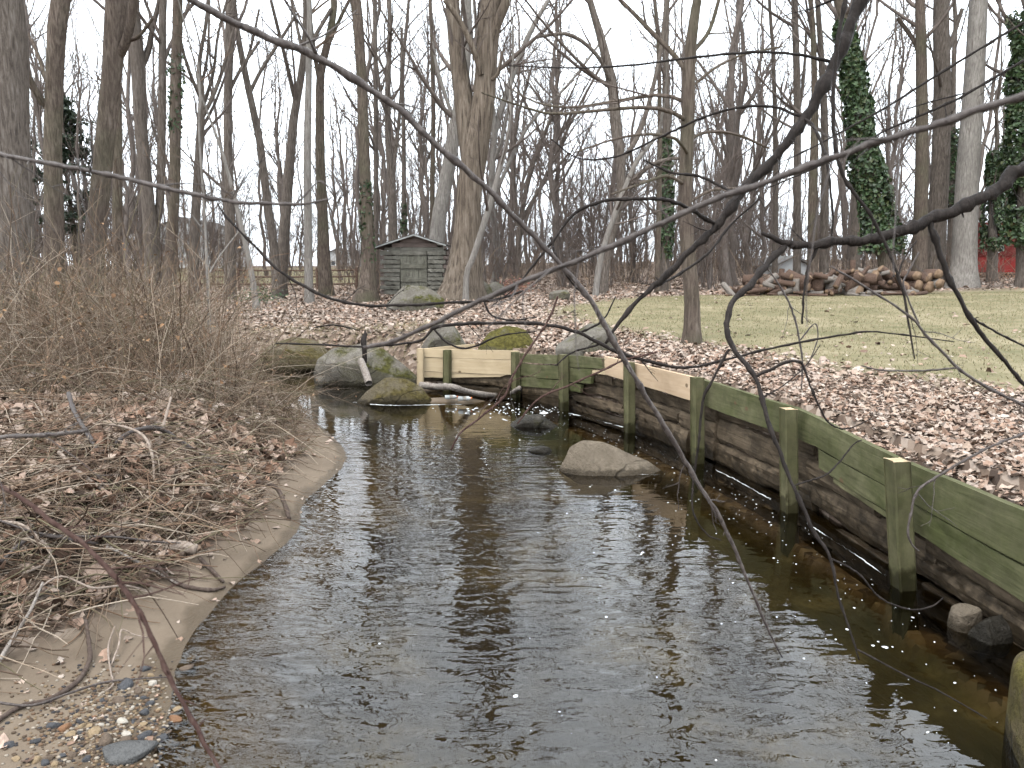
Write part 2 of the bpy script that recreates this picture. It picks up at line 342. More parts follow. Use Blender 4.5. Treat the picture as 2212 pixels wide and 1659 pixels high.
def water_mat():
    m, nt, b, out = newmat('water'); nt.nodes.remove(b); p = gcoords(nt)
    sp = nd(nt, 'ShaderNodeSeparateXYZ'); nt.links.new(p, sp.inputs[0])
    def rot(sc, r):
        g = nd(nt, 'ShaderNodeNewGeometry'); mp = nd(nt, 'ShaderNodeMapping'); mp.inputs['Scale'].default_value = sc; mp.inputs['Rotation'].default_value = (0, 0, r); nt.links.new(g.outputs['Position'], mp.inputs[0]); return mp.outputs[0]
    a1 = noise(nt, rot((.5, 1.4, 1), .22), 8.5, 1, .5, .7); a2 = noise(nt, rot((.65, 1.3, 1), -.3), 23, 1, .5, .9); a3 = noise(nt, rot((.5, 1.4, 1), .5), 13, .5, .5, .4)
    near = mapr(nt, sp.outputs[1], 8.2, 5.2, .07, 1.0); near2 = mapr(nt, sp.outputs[1], 4.5, 2.0, .8, 1.2)
    # slack water along the wall, running water in the middle
    wallx = mth(nt, 'SUBTRACT', sp.outputs[0], mapr(nt, sp.outputs[1], 2.5, 7, 1.15, .25)); slack = mapr(nt, wallx, -.35, .35, 1, .16)
    patch = mapr(nt, noise(nt, p, .9, 2), .35, .65, .45, 1.15)
    amp = mth(nt, 'MULTIPLY', mth(nt, 'MULTIPLY', near, slack), mth(nt, 'MULTIPLY', patch, near2))
    h = mth(nt, 'ADD', mth(nt, 'MULTIPLY', a1, .0098), mth(nt, 'ADD', mth(nt, 'MULTIPLY', a2, .0018), mth(nt, 'MULTIPLY', a3, .0042)))
    h = mth(nt, "MULTIPLY", h, mth(nt, "MULTIPLY", amp, RIPPLE))
    bp = nd(nt, 'ShaderNodeBump'); bp.inputs['Strength'].default_value = 1; bp.inputs['Distance'].default_value = 1.0; nt.links.new(h, bp.inputs['Height'])
    fr = nd(nt, 'ShaderNodeFresnel'); fr.inputs['IOR'].default_value = 1.52; nt.links.new(bp.outputs[0], fr.inputs['Normal'])
    tr = nd(nt, 'ShaderNodeBsdfTransparent'); tr.inputs[0].default_value = (.54, .485, .33, 1)
    gl = nd(nt, 'ShaderNodeBsdfGlossy'); gl.inputs['Roughness'].default_value = .015; gl.inputs['Color'].default_value = (1, 1, 1, 1); nt.links.new(bp.outputs[0], gl.inputs['Normal'])
    mx = nd(nt, 'ShaderNodeMixShader'); nt.links.new(fr.outputs[0], mx.inputs[0]); nt.links.new(tr.outputs[0], mx.inputs[1]); nt.links.new(gl.outputs[0], mx.inputs[2]); nt.links.new(mx.outputs[0], out.inputs[0])
    return m
M['water'] = water_mat()
def wood_mat(name, a, c, grain=1.0, knots=False, green=0., dark=0., wet=0.):
    m, nt, b, _ = newmat(name); v = coords(nt, 'Generated'); vo = coords(nt, 'Object')
    # grain follows the local long axis: boards are built with UV-free 'col' = (along, across, seed)
    at = nd(nt, 'ShaderNodeAttribute', attribute_name='col'); mp = nd(nt, 'ShaderNodeMapping'); mp.inputs['Scale'].default_value = (1.2, 14, 30); nt.links.new(at.outputs['Vector'], mp.inputs[0])
    n = noise(nt, mp.outputs[0], 2.2, 6, .6, .9); n2 = noise(nt, at.outputs['Vector'], 2.2, 5, .6, .4)
    col = ramp(nt, n, [(.25, a), (.75, c)]); col = mixc(nt, mapr(nt, n2, .38, .68, 0, .6), col, tuple(.66*q for q in a))
    if green:
        g = mapr(nt, noise(nt, vo, 2.6, 7, .72), .36, .62, .12, min(1, green*1.08)); col = mixc(nt, g, col, mixc(nt, mapr(nt, n, .35, .65), (.058, .066, .024), (.10, .106, .044)))
    if dark: col = mixc(nt, mapr(nt, noise(nt, vo, 6, 6, .7), .42, .62, 0, dark), col, (.03, .024, .018))
    if knots:
        mk_ = nd(nt, 'ShaderNodeMapping'); mk_.inputs['Scale'].default_value = (3.2, 4.2, 7); nt.links.new(at.outputs['Vector'], mk_.inputs[0])
        vo2 = nd(nt, 'ShaderNodeTexVoronoi'); vo2.inputs['Scale'].default_value = 1; nt.links.new(mk_.outputs[0], vo2.inputs['Vector'])
        col = mixc(nt, mapr(nt, vo2.outputs['Distance'], .05, .085, .85, 0), col, (.13, .085, .05))
    if wet: col = wetband(nt, b, col, wet, .35)
    nt.links.new(col, b.inputs['Base Color']); bump(nt, b, n, .35*grain, .006); b.inputs['Roughness'].default_value = .8; return m
M['new_wood'] = wood_mat('new_wood', (.50, .385, .235), (.66, .53, .36), knots=True)
M['pink_wood'] = wood_mat('pink_wood', (.52, .375, .24), (.70, .53, .37), knots=True)
M['green_wood'] = wood_mat('green_wood', (.135, .13, .07), (.235, .22, .13), 1.4, True, green=.9, dark=.22)
M['post_wood'] = wood_mat('post_wood', (.15, .135, .075), (.26, .235, .14), 1.4, green=.65, dark=.35, wet=.10)
M['rot_wood'] = wood_mat('rot_wood', (.075, .055, .036), (.25, .19, .13), 3.0, dark=.55, wet=.12)
M['end_wood'] = plain_mat('end_wood', (.42, .31, .19), (.6, .46, .3), 30)
M['shed_wood'] = wood_mat('shed_wood', (.16, .15, .13), (.33, .31, .275), 2.0, green=.15, dark=.3)
M['door_wood'] = wood_mat('door_wood', (.16, .152, .128), (.33, .315, .27), 2.0, green=.2, dark=.45)
M['gable_wood'] = wood_mat('gable_wood', (.15, .115, .10), (.25, .20, .175), 2.0)
def rock_mat(name, a, c, moss=0., msc=2.2, mc=(.065, .062, .018), wet=.05):
    m, nt, b, _ = newmat(name); v = coords(nt, 'Object'); n = noise(nt, v, 4, 7, .65, .4); f = noise(nt, v, 45, 4, .7)
    col = ramp(nt, n, [(.3, a), (.65, c)]); col = mixc(nt, mapr(nt, f, .45, .75, 0, .5), col, tuple(.55*q for q in a))
    li = nd(nt, 'ShaderNodeTexVoronoi'); li.inputs['Scale'].default_value = 9; nt.links.new(v, li.inputs['Vector'])
    col = mixc(nt, mth(nt, 'MULTIPLY', mapr(nt, li.outputs['Distance'], .12, .2, .4, 0), mapr(nt, n, .5, .6)), col, tuple(min(1, 1.5*q) for q in c))
    if moss:
        g = nd(nt, 'ShaderNodeNewGeometry'); s = nd(nt, 'ShaderNodeSeparateXYZ'); nt.links.new(g.outputs['Normal'], s.inputs[0])
        mm = mth(nt, 'MULTIPLY', mapr(nt, noise(nt, v, msc, 6, .7), .62-.35*moss, .74-.35*moss), mapr(nt, s.outputs[2], -.3, .5, .35, 1)); 
        mcn = ramp(nt, noise(nt, v, 25, 3), [(.3, tuple(.55*q for q in mc)), (.7, tuple(1.6*q for q in mc))]); col = mixc(nt, mm, col, mcn)
    cr = nd(nt, 'ShaderNodeTexVoronoi', feature='DISTANCE_TO_EDGE'); cr.inputs['Scale'].default_value = 2.6; dv = nd(nt, 'ShaderNodeMix', data_type='VECTOR'); dv.inputs[0].default_value = .22; nt.links.new(v, dv.inputs['A']); nn_ = nd(nt, 'ShaderNodeTexNoise'); nn_.inputs['Scale'].default_value = 3.5; nt.links.new(v, nn_.inputs['Vector']); nt.links.new(nn_.outputs['Color'], dv.inputs['B']); nt.links.new(dv.outputs[1], cr.inputs['Vector'])
    ck = mth(nt, 'MULTIPLY', mapr(nt, cr.outputs['Distance'], 0, .028, 1, 0), mapr(nt, n, .45, .6)); col = mixc(nt, mth(nt, 'MULTIPLY', ck, .7), col, tuple(.3*q for q in a))
    col = wetband(nt, b, col, wet, .42)
    nt.links.new(col, b.inputs['Base Color']); h = mth(nt, 'SUBTRACT', mth(nt, 'ADD', n, mth(nt, 'MULTIPLY', f, .35)), mth(nt, 'MULTIPLY', ck, .25)); bump(nt, b, h, 1.0, .05); return m
M['rock_grey'] = rock_mat('rock_grey', (.12, .105, .085), (.25, .228, .195), .42)
M['rock_pale'] = rock_mat('rock_pale', (.115, .10, .08), (.27, .245, .21), .48, 1.4)
M['rock_brown'] = rock_mat('rock_brown', (.10, .082, .055), (.19, .16, .11), .55, 2.2, (.075, .06, .022))
M['rock_moss'] = rock_mat('rock_moss', (.12, .11, .085), (.22, .2, .16), .85, 1.8, (.085, .074, .02))
M['rock_dark'] = rock_mat('rock_dark', (.05, .045, .038), (.11, .10, .085), .1, wet=.12)
M['rock_tan'] = rock_mat('rock_tan', (.12, .096, .07), (.225, .185, .14), 0, wet=.04)
M['rock_slate'] = rock_mat('rock_slate', (.09, .088, .085), (.17, .168, .165), 0, wet=.01)
M['moss_block'] = rock_mat('moss_block', (.09, .07, .04), (.19, .15, .085), .62, 5, (.10, .085, .025))
# ------------------------------------------------------------------ ground, creek bed, water
ii = (np.arange(ny-1)[:, None]*nx+np.arange(nx-1)[None]).ravel()
gcol = np.stack([gs, gl, gi*sstep(0.0, -.05, gz)], 1)
ground = mk('ground', np.stack([GX.ravel(), GY.ravel(), gz], 1), np.stack([ii, ii+1, ii+1+nx, ii+nx], 1), M['ground'], col=gcol)
tag(ground, 'ground of leaf litter, sand and winter lawn', 'ground', kind='structure')
wx = np.linspace(-12, 2.28, 60); wy = np.linspace(-4, 12.6, 70); WX, WY = np.meshgrid(wx, wy)
keep = lambda P: P
ii = (np.arange(69)[:, None]*60+np.arange(59)[None]).ravel()
water = mk('creek_water', np.stack([WX.ravel(), WY.ravel(), 0*WX.ravel()], 1), np.stack([ii, ii+1, ii+61, ii+60], 1), M['water'])
tag(water, 'shallow brown creek water with ripples', 'water', kind='structure')

# ------------------------------------------------------------------ retaining wall
wall = empty('retaining_wall', (PB[4][0], PB[4][1], 0), 'timber retaining wall of green and new yellow boards curving along the creek', 'retaining wall')
def seg_plane(k, off):
    a = np.array([*W_WALL[k], 0]); b = np.array([*W_WALL[k+1], 0]); t = nrm(b-a); n = np.array([t[1], -t[0], 0])
    n = -n if n[0]*(-1)+n[1]*(-.6) < 0 else n              # towards the creek
    return a+n*off, t, n
def on_seg(k, px, py, off=-.062):
    o, t, n = seg_plane(k, off); d = ray(px, py); s = ((o-CAMP)@n)/(d@n); return CAMP+d*s
def slab(TL, TR, BR, BL, n, th, jit=0., nu=8, nv=2, bow=0., rng=RNG, seed=0.):
    """a board given by its four front corners, thickness th away from n; returns verts, quads, col(along, across, seed)"""
    u = np.linspace(0, 1, nu+1); v = np.linspace(0, 1, nv+1); U, W = np.meshgrid(u, v)
    top = TL+(TR-TL)*U[..., None]; bot = BL+(BR-BL)*U[..., None]; P = top+(bot-top)*W[..., None]
    L = np.linalg.norm(TR-TL); Hh = np.linalg.norm(BL-TL)
    if jit:
        e = rng.normal(size=(2, nu+1))*jit; e = (e+np.roll(e, 1, 1))/1.5
        P[0, :, 2] += e[0]; P[-1, :, 2] += e[1]
        P += n*(rng.normal(size=U.shape)*jit*.6)[..., None]
    Bk = P-n*th; N = (nu+1)*(nv+1)
    i = (np.arange(nv)[:, None]*(nu+1)+np.arange(nu)[None]).ravel()
    F = np.stack([i, i+nu+1, i+nu+2, i+1], 1); B = np.stack([i, i+1, i+nu+2, i+nu+1], 1)+N
    rim = list(range(nu+1))+[r*(nu+1)+nu for r in range(1, nv+1)]+[nv*(nu+1)+c for c in range(nu-1, -1, -1)]+[r*(nu+1) for r in range(nv-1, 0, -1)]
    S = [(rim[q], rim[(q+1) % len(rim)], rim[(q+1) % len(rim)]+N, rim[q]+N) for q in range(len(rim))]
    C = np.stack([U*L, W*Hh, np.full(U.shape, seed)], -1).reshape(-1, 3); C2 = C.copy(); C2[:, 2] += th
    return np.vstack([P.reshape(-1, 3), Bk.reshape(-1, 3)]), np.vstack([F, B, np.array(S)]), np.vstack([C, C2])
BOARDS = [  # segment, material, TL, TR, BR, BL (picture units)
 (0,'new_wood',(909,753.6),(966,754.6),(966,773),(909,770.9)), (1,'new_wood',(966,754.8),(1119,757.9),(1119,777.6),(966,773.2)),
 (0,'new_wood',(909,771.6),(966,773.8),(966,804),(909,801.4)), (1,'new_wood',(966,774),(1117,778.4),(1117,810.4),(966,804)),
 (0,'new_wood',(909,802.4),(966,804.8),(966,816),(909,814.8)), (1,'new_wood',(966,805),(1095,809.6),(1080,814),(966,816)),
 (2,'green_wood',(1122,763.6),(1203,767.8),(1203,787),(1126,783)), (2,'green_wood',(1122,785.5),(1219,791.5),(1219,821),(1122,812)),
 (2,'green_wood',(1122,813.5),(1219,822),(1219,842),(1122,834)), (2,'rot_wood',(1128,835),(1219,843),(1219,859.5),(1128,851)), (2,'rot_wood',(1128,852),(1219,860.5),(1219,884),(1128,868)),
 (3,'green_wood',(1217,766.5),(1312,775),(1312,798),(1217,792)), (3,'green_wood',(1217,793.2),(1278,798.5),(1276,829),(1217,824)), (3,'green_wood',(1217,825.5),(1255,829.5),(1253,848),(1217,842)),
 (3,'new_wood',(1278,799),(1312,802),(1312,810),(1278,807)),
 (3,'pink_wood',(1305.8,769.6),(1360,782.4),(1360,824.3),(1306.9,808.8)), (4,'pink_wood',(1360,782.6),(1500,816),(1500,867.6),(1360,824.8)),
 (5,'green_wood',(1505,815.5),(1707,879),(1707,942),(1505,870.5)),
 (6,'green_wood',(1712,878),(1955,1000),(1955,1074),(1712,938)), (6,'green_wood',(1767,970),(1950,1074),(1950,1126),(1768,1012)), (6,'post_wood',(1800,1033),(1950,1128),(1950,1140),(1800,1043)),
 (7,'green_wood',(1957,998),(2480,1216),(2480,1372),(1957,1079.5)), (7,'green_wood',(1957,1081),(2480,1374),(2480,1478),(1957,1135))]
for i, (k, mt, *c) in enumerate(BOARDS):
    off = -.055-.004*(i % 3) if mt != 'rot_wood' else -.075
    if mt == 'pink_wood': off = -.048
    _, t, n = seg_plane(k, off); q = [on_seg(k, *p, off) for p in c]; mb = MB()
    V, Q, C = slab(*q, n, .036, .0012 if 'new' in mt or 'pink' in mt else .003, 8, 2, seed=3.7*i); mb.add(V, Q, C=C)
    part('board', mb, M[mt], wall, smooth=False)
# return board behind the first post
a = np.array(PB[0])+np.array([.02, .06, .54]); b = at_z(1027, 743, .565); b2 = b.copy(); mb = MB(); tt = nrm(b-a); nn = np.array([tt[1], -tt[0], 0])
V, Q, C = slab(a, b, b-[0, 0, .2], a-[0, 0, .2], nn, .036, .001, seed=91); mb.add(V, Q, C=C); part('board', mb, M['new_wood'], wall, False)
a = np.array(PB[4])+np.array([-.25, .35, .66]); b = a+np.array([.02, .35, .12]); mb = MB()
# rotten planks behind: rows of irregular old timbers
for k in range(8):
    o, t, n = seg_plane(k, -.12); L = min(np.linalg.norm(W_WALL[k+1]-W_WALL[k]), 1.5); z = .52 if k > 2 else .40
    while z > -.42:
        hgt = RNG.uniform(.11, .2); x = -.03; first = True
        while x < L-.02:
            ln = L+.1 if RNG.uniform() < .55 else RNG.uniform(.45, .9)*L; a0, a1 = x, min(x+ln, L+.03)
            if L-a1 < .2: a1 = L+.03
            nu = max(6, int((a1-a0)*22)); nv = 5; sag = RNG.normal()*.014; gap = RNG.uniform(.006, .022)
            tl = o+t*a0+np.array([0, 0, z]); tr = o+t*(a1-.008)+np.array([0, 0, z+sag]); n_off = n*(RNG.uniform(-.035, .022)); dz = np.array([0, 0, hgt-gap])
            V, Q, C = slab(tl+n_off, tr+n_off, tr+n_off-dz, tl+n_off-dz, n, .055, .004, nu, nv, seed=RNG.uniform(0, 50))
            N = (nu+1)*(nv+1); U = C[:N, 0]; Wv = C[:N, 1]/max(C[:N, 1].max(), .01); k1, k2 = wav(int(RNG.integers(1e6)), 6, 3, 14, 2), wav(int(RNG.integers(1e6)), 8, 6, 30, 2)
            edge = np.abs(2*Wv-1)**4; bite = np.maximum(wnoise(np.stack([U, Wv*.05], 1), k1), 0)                      # worn arrises, bites out of the edges
            V[:N] -= n*(edge*(.012+.03*bite))[:, None]; V[:N, 2] += -(2*(.5-Wv))*edge*bite*.022
            V[:N] += n*(wnoise(np.stack([U*.8, Wv*1.4], 1), k2)*.007)[:, None]
            mb = MB(); mb.add(V, Q, C=C); part('old_plank', mb, M['rot_wood'], wall, False); x = a1
        z -= hgt
# posts
for i, (pb, pt, w) in enumerate(POSTS):
    B = np.array(PB[i]); T = at_y(*pt, B[1]); t = nrm(np.array([*(W_WALL[min(i+1, 8)]-W_WALL[max(i-1, 0)]), 0])); n = np.array([t[1], -t[0], 0])
    n = -n if -n[0]-.6*n[1] < 0 else n
    low = B+(B-T)*.75; hw = w/2*.87
    rings = []; zs = np.linspace(0, 1, 7)
    for z in zs:
        c = low+(T-low)*z; ch = .008
        for (u, v) in ((-1, -1), (1, -1), (1, 1), (-1, 1)):
            for (du, dv) in (((ch*-u if u*v > 0 else 0), (0 if u*v > 0 else ch*-v)), ((0 if u*v > 0 else ch*-u), (ch*-v if u*v > 0 else 0))):
                rings.append(c+t*(u*hw+du)+n*(v*hw+dv)+RNG.normal(size=3)*.0008)
    R = np.array(rings); 
    if i >= 6: R[-8:] += n*.012*np.sign((R[-8:]-T)@n)[:, None]*0
    s = 8; q = [(a*s+j, a*s+(j+1) % s, (a+1)*s+(j+1) % s, (a+1)*s+j) for a in range(6) for j in range(s)]
    C = np.stack([np.repeat(zs, 8)*1.1, np.tile(np.arange(8)*.03, 7), np.full(56, 7.7*i)], 1)
    mb = MB(); mb.add(R, q, C=C); po = part('post', mb, M['new_wood' if i == 0 else 'post_wood'], wall, False)
    mb = MB(); cap = R[-8:].copy(); cap[:, 2] += .0015; ctr = cap.mean(0, keepdims=True)+[0, 0, .004]
    mb.add(np.vstack([cap, ctr]), T=[(j, (j+1) % 8, 8) for j in range(8)], C=np.zeros((9, 3))); part('post_top', mb, M['end_wood' if i in (6, 7) else ('new_wood' if i == 0 else 'post_wood')], po, False)
    if i == 0: continue
# ------------------------------------------------------------------ boulders and stones
def ico(sub):
    import bmesh
    bm = bmesh.new(); bmesh.ops.create_icosphere(bm, subdivisions=sub, radius=1); V = np.array([v.co[:] for v in bm.verts]); F = np.array([[v.index for v in f.verts] for f in bm.faces]); bm.free(); return V, F
ICO = {k: ico(k) for k in (2, 3, 5)}
def rock_shape(seed, sub=5, facets=9, rough=.10, cut=(.55, .9), block=.78):
    V, F = ICO[sub]; V = V.copy(); r = np.random.default_rng(seed)
    for _ in range(facets):
        d = nrm(r.normal(size=3)); c = r.uniform(*cut); h = V@d; V -= d*np.maximum(h-c, 0)[:, None]*.93
    nz = wnoise(V, wav(seed+1, 9, 1.5, 5, 3)); nf = wnoise(V, wav(seed+2, 12, 7, 22, 3))
    V = np.sign(V)*np.abs(V)**block; V = V*(1+rough*nz+rough*.25*nf)[:, None]
    mn, mx = V.min(0), V.max(0); return (V-(mn+mx)/2)/((mx-mn)/2), F
def hull_shape(pts, seed, cuts=5, rough=.05):
    import bmesh
    bm = bmesh.new(); vs = [bm.verts.new(p) for p in pts]; bmesh.ops.convex_hull(bm, input=vs)
    bmesh.ops.delete(bm, geom=[v for v in bm.verts if not v.link_faces], context='VERTS')
    bmesh.ops.bevel(bm, geom=list(bm.edges), offset=.06, segments=2, profile=.6, affect='EDGES'); bmesh.ops.triangulate(bm, faces=bm.faces[:])
    for _ in range(cuts):
        ed = [e for e in bm.edges if e.calc_length() > .13]
        if not ed: break
        bmesh.ops.subdivide_edges(bm, edges=ed, cuts=1, use_grid_fill=False); bmesh.ops.triangulate(bm, faces=bm.faces[:])
    bm.verts.index_update(); V = np.array([v.co[:] for v in bm.verts]); F = np.array([[v.index for v in f.verts] for f in bm.faces]); bm.free()
    d = nrm(V*[1, 1, .8]); V = V+d*(rough*wnoise(V, wav(seed, 9, 2, 6, 3))+rough*.4*wnoise(V, wav(seed+1, 12, 8, 24, 3)))[:, None]; return V, F
def hull_rock(name, label, x0, x1, yt, yb, mat, seed, pts, thick=.55, zb=0., cat='boulder', rough=.05):
    cxp = (x0+x1)/2; ctr = at_z(cxp, yb, zb); dep = depth_of(ctr); w = (x1-x0)*dep/FPX/2; th = w*thick; top = at_y(cxp, yt, ctr[1]+th*.8)[2]-zb
    V, F = hull_shape(pts, seed, 5, rough); loc = ctr+np.array([0, th*.8, 0]); return tag(mk(name, V*[w, th, top]+loc, F, mat, loc, True), label, cat)
def rock(name, label, x0, x1, yt, yb, mat, seed, Y=None, thick=.7, sink=.12, prof=None, cat='boulder', group=None, rough=.1, facets=9, zb=None, cut=(.55, .9), block=.78):
    """boulder whose picture extent is x0..x1, yt..yb, its foot at distance Y"""
    cxp = (x0+x1)/2
    if Y is None: Y = (at_z(cxp, yb, zb) if zb is not None else on_ground(cxp, yb))[1]
    ctr = at_y(cxp, yb, Y); dep = depth_of(ctr); w = (x1-x0)*dep/FPX/2; hgt = at_y(cxp, yt, Y)[2]-ctr[2]
    th = w*thick; V, F = rock_shape(seed, 5, facets, rough, cut, block); u = (V[:, 0]+1)/2
    z = (V[:, 2]+1)/2
    if prof: z = z*np.interp(u, [p[0] for p in prof], [p[1] for p in prof])
    hh = hgt*(1+sink); P = np.stack([V[:, 0]*w, V[:, 1]*th, z*hh-hgt*sink], 1)
    loc = ctr+np.array([0, th*.55, 0])
    o = mk(name, P+loc, F, mat, loc, True); return tag(o, label, cat, group)
hull_rock('boulder', 'big pale grey boulder with mossy left shoulder at the creek bend', 668, 902, 746, 834, M['rock_pale'], 5, [(-1,-.1,.15),(-.95,0,.62),(-.6,0,.95),(-.15,.1,1.03),(.3,.1,.9),(.55,.1,.62),(1,-.1,.12),(-.9,-.3,-.4),(.2,-.6,-.4),(.9,-.3,-.4),(-.62,-.7,.58),(.05,-.8,.52),(.55,-.7,.25),(-.7,.8,.5),(.1,.9,.7),(.8,.8,.1),(-.8,.8,-.4),(.8,.8,-.4)], .5)
hull_rock('boulder', 'low brown mossy boulder standing in water before the yellow boards', 764, 932, 816, 874, M['rock_brown'], 8, [(-1,-.2,.05),(-.72,-.1,.5),(-.22,0,1),(.3,0,.95),(.72,-.05,.6),(1,-.05,.1),(-.62,-.8,.18),(0,-.9,.42),(.35,-.7,.6),(.66,-.8,.16),(-.5,.9,.4),(.4,.9,.5),(-.9,-.6,-.5),(.9,-.6,-.5),(-.7,.8,-.5),(.7,.8,-.5)], .5)
rock('boulder', 'rocky ledge boulder under grass at the far left waterline', 536, 706, 732, 800, M['rock_brown'], 14, zb=0, thick=.6, sink=.25, prof=[(0,.4),(.25,.85),(.5,1),(.8,.95),(1,.7)])
rock('boulder', 'grey angular boulder behind the return of the yellow boards', 908, 1010, 698, 760, M['rock_grey'], 21, Y=10.0, thick=.7, sink=.4, prof=[(0,.7),(.3,1),(.7,.95),(1,.5)])
rock('boulder', 'rounded boulder covered with yellow green moss behind the wall', 1012, 1170, 706, 775, M['rock_moss'], 33, Y=9.3, thick=.6, sink=.4, prof=[(0,.45),(.25,.85),(.5,1),(.8,.95),(1,.5)])
rock('boulder', 'tall grey lichened boulder behind the wall beside new board', 1200, 1340, 700, 790, M['rock_grey'], 41, Y=8.25, thick=.7, sink=.4, prof=[(0,.75),(.3,.85),(.55,1),(.85,.98),(1,.7)])
hull_rock('boulder', 'flat tan boulder rising from mid creek beside the wall', 1208, 1438, 955, 1028, M['rock_tan'], 57, [(-1,-.25,.05),(-.78,.05,.82),(-.5,.15,1.04),(-.12,.1,.98),(.3,0,.66),(.8,.1,.28),(1.05,-.1,-.05),(-.6,.9,.5),(.2,1,.42),(.8,.8,.1),(-.62,-.85,-.3),(.2,-1,-.3),(.95,-.7,-.3),(-.55,-.55,.42),(.1,-.62,.36),(.6,-.5,.2),(-.8,.8,-.3),(.9,.8,-.3)], .55, rough=.035)
rock('boulder', 'dark wet rock ringed by white foam near the wall corner', 1080, 1222, 897, 921, M['rock_dark'], 63, zb=0, thick=.5, sink=1.4, prof=[(0,.4),(.35,.9),(.6,1),(1,.5)])
rock('creek_stone', 'small dark stone poking from the creek below foam ringed rock', 1140, 1194, 965, 976, M['rock_dark'], 71, zb=0, thick=.5, sink=.8, cat='stone')
rock('creek_stone', 'pinkish stone at the foot of the wall near the frame edge', 2060, 2126, 1314, 1364, M['rock_tan'], 74, zb=0, thick=.7, sink=.7, cat='stone', facets=18, cut=(.4,.75), block=.7)
rock('creek_stone', 'dark wet stone beside the pinkish stone under the wall', 2108, 2210, 1340, 1388, M['rock_dark'], 76, zb=0, thick=.6, sink=.9, cat='stone', facets=18, cut=(.4,.75), block=.7)
hull_rock('boulder', 'grey split boulder lying in front of the wooden shed', 828, 958, 614, 662, M['rock_grey'], 81, [(-1,-.2,.02),(-.62,0,.6),(-.36,.1,1.0),(0,.1,.86),(.35,.1,.9),(.7,.1,.62),(1,0,.3),(-.5,-.8,.2),(.1,-.8,.42),(.7,-.8,.15),(-.6,.8,.3),(.7,.8,.4),(-.9,-.7,-.4),(.9,-.7,-.4),(.8,.8,-.4),(-.8,.8,-.4)], .5, zb=.72)
rock('boulder', 'grey boulder right of the huge forked tree trunk', 1000, 1066, 592, 644, M['rock_grey'], 84, Y=22.6, thick=.6, sink=.3, prof=[(0,.6),(.3,1),(1,.6)])
rock('boulder', 'low grey boulder behind and right of the forked tree', 1040, 1094, 609, 644, M['rock_grey'], 87, Y=23.4, thick=.7, sink=.3)
rock('boulder', 'small pale stone at the woods edge right of forked tree', 1186, 1232, 626, 648, M['rock_pale'], 89, Y=20.4, thick=.7, sink=.3)
# mossy masonry block in the near corner
mbk = MB(); TLp = at_z(2150, 1430, .42); e1 = at_z(2130, 1680, .42)
V, F = ICO[5]; S = np.sign(V)*np.abs(V)**.17; S = S/np.abs(S).max(); S += .02*np.stack([wnoise(V, wav(s_, 9, 2, 9, 3)) for s_ in (1, 2, 3)], 1)
S = S*np.array([.45, .85, .24]); aa = -.36; S = np.stack([S[:, 0]*math.cos(aa)-S[:, 1]*math.sin(aa), S[:, 0]*math.sin(aa)+S[:, 1]*math.cos(aa), S[:, 2]], 1)
loc = np.array([1.80, 1.42, -.06]); tag(mk('masonry_block', S+loc+[0, 0, .10], F, M['moss_block'], loc), 'moss covered masonry block in the near right corner', 'block')

# gravel: countable pebbles and the fine rest
PCOL = {'dark': ((.05,.05,.055),(.11,.11,.115)), 'tan': ((.26,.18,.10),(.42,.31,.19)), 'rust': ((.20,.10,.05),(.32,.17,.09)), 'pale': ((.46,.41,.34),(.62,.56,.48)), 'brown': ((.10,.07,.05),(.19,.14,.10))}
for k, (a, c) in PCOL.items(): M['peb_'+k] = plain_mat('pebble_'+k, tuple(.72*q for q in a), tuple(.85*q for q in c), 5, .7, .5, .01, .2)
PEB = [(918,985,36,'dark'),(905,1265,38,'dark'),(790,1095,50,'dark'),(910,1410,48,'dark'),(640,1185,20,'dark'),(345,1345,45,'dark'),(55,1470,36,'dark'),(228,1445,32,'dark'),(505,1390,26,'dark'),(545,1555,32,'dark'),(285,1580,32,'dark'),(395,1535,24,'dark'),
 (770,1322,36,'pale'),(795,1405,38,'pale'),(955,1080,32,'pale'),(830,1230,18,'pale'),(620,1100,16,'tan'),(950,1030,22,'tan'),(905,1335,26,'tan'),(1000,1245,22,'tan'),(510,1350,30,'tan'),(560,1352,24,'tan'),(440,1405,34,'tan'),(590,1390,44,'tan'),
 (1100,1315,50,'rust'),(410,1355,44,'rust'),(660,1440,60,'brown'),(790,1440,42,'brown'),(745,1190,44,'brown'),(455,1530,34,'brown'),(870,1130,34,'brown'),(905,1170,26,'dark'),(945,1205,30,'dark'),(835,1325,22,'dark'),(870,1320,22,'brown'),(185,1430,20,'rust'),(300,1555,40,'brown'),(560,1280,16,'tan'),(700,1300,20,'brown'),(480,1280,22,'tan'),(640,1340,22,'pale'),(1200,935,34,'tan'),(1180,990,56,'brown'),(1030,1420,34,'dark'),(1060,1390,24,'brown'),(225,1565,36,'tan'),(100,1555,26,'tan'),(510,1525,18,'pale'),(345,1590,30,'tan'),(590,1290,16,'rust'),(820,1380,20,'tan'),(690,1230,20,'tan'),(770,1250,18,'brown'),(1110,1250,30,'tan'),(960,1480,28,'brown')]
PSH = [rock_shape(900+i, 3, 14, .07, (.45, .85), .9) for i in range(6)]; PME = {}
WORD = {'dark': 'dark grey', 'tan': 'tan', 'rust': 'rust orange', 'pale': 'whitish', 'brown': 'brown'}
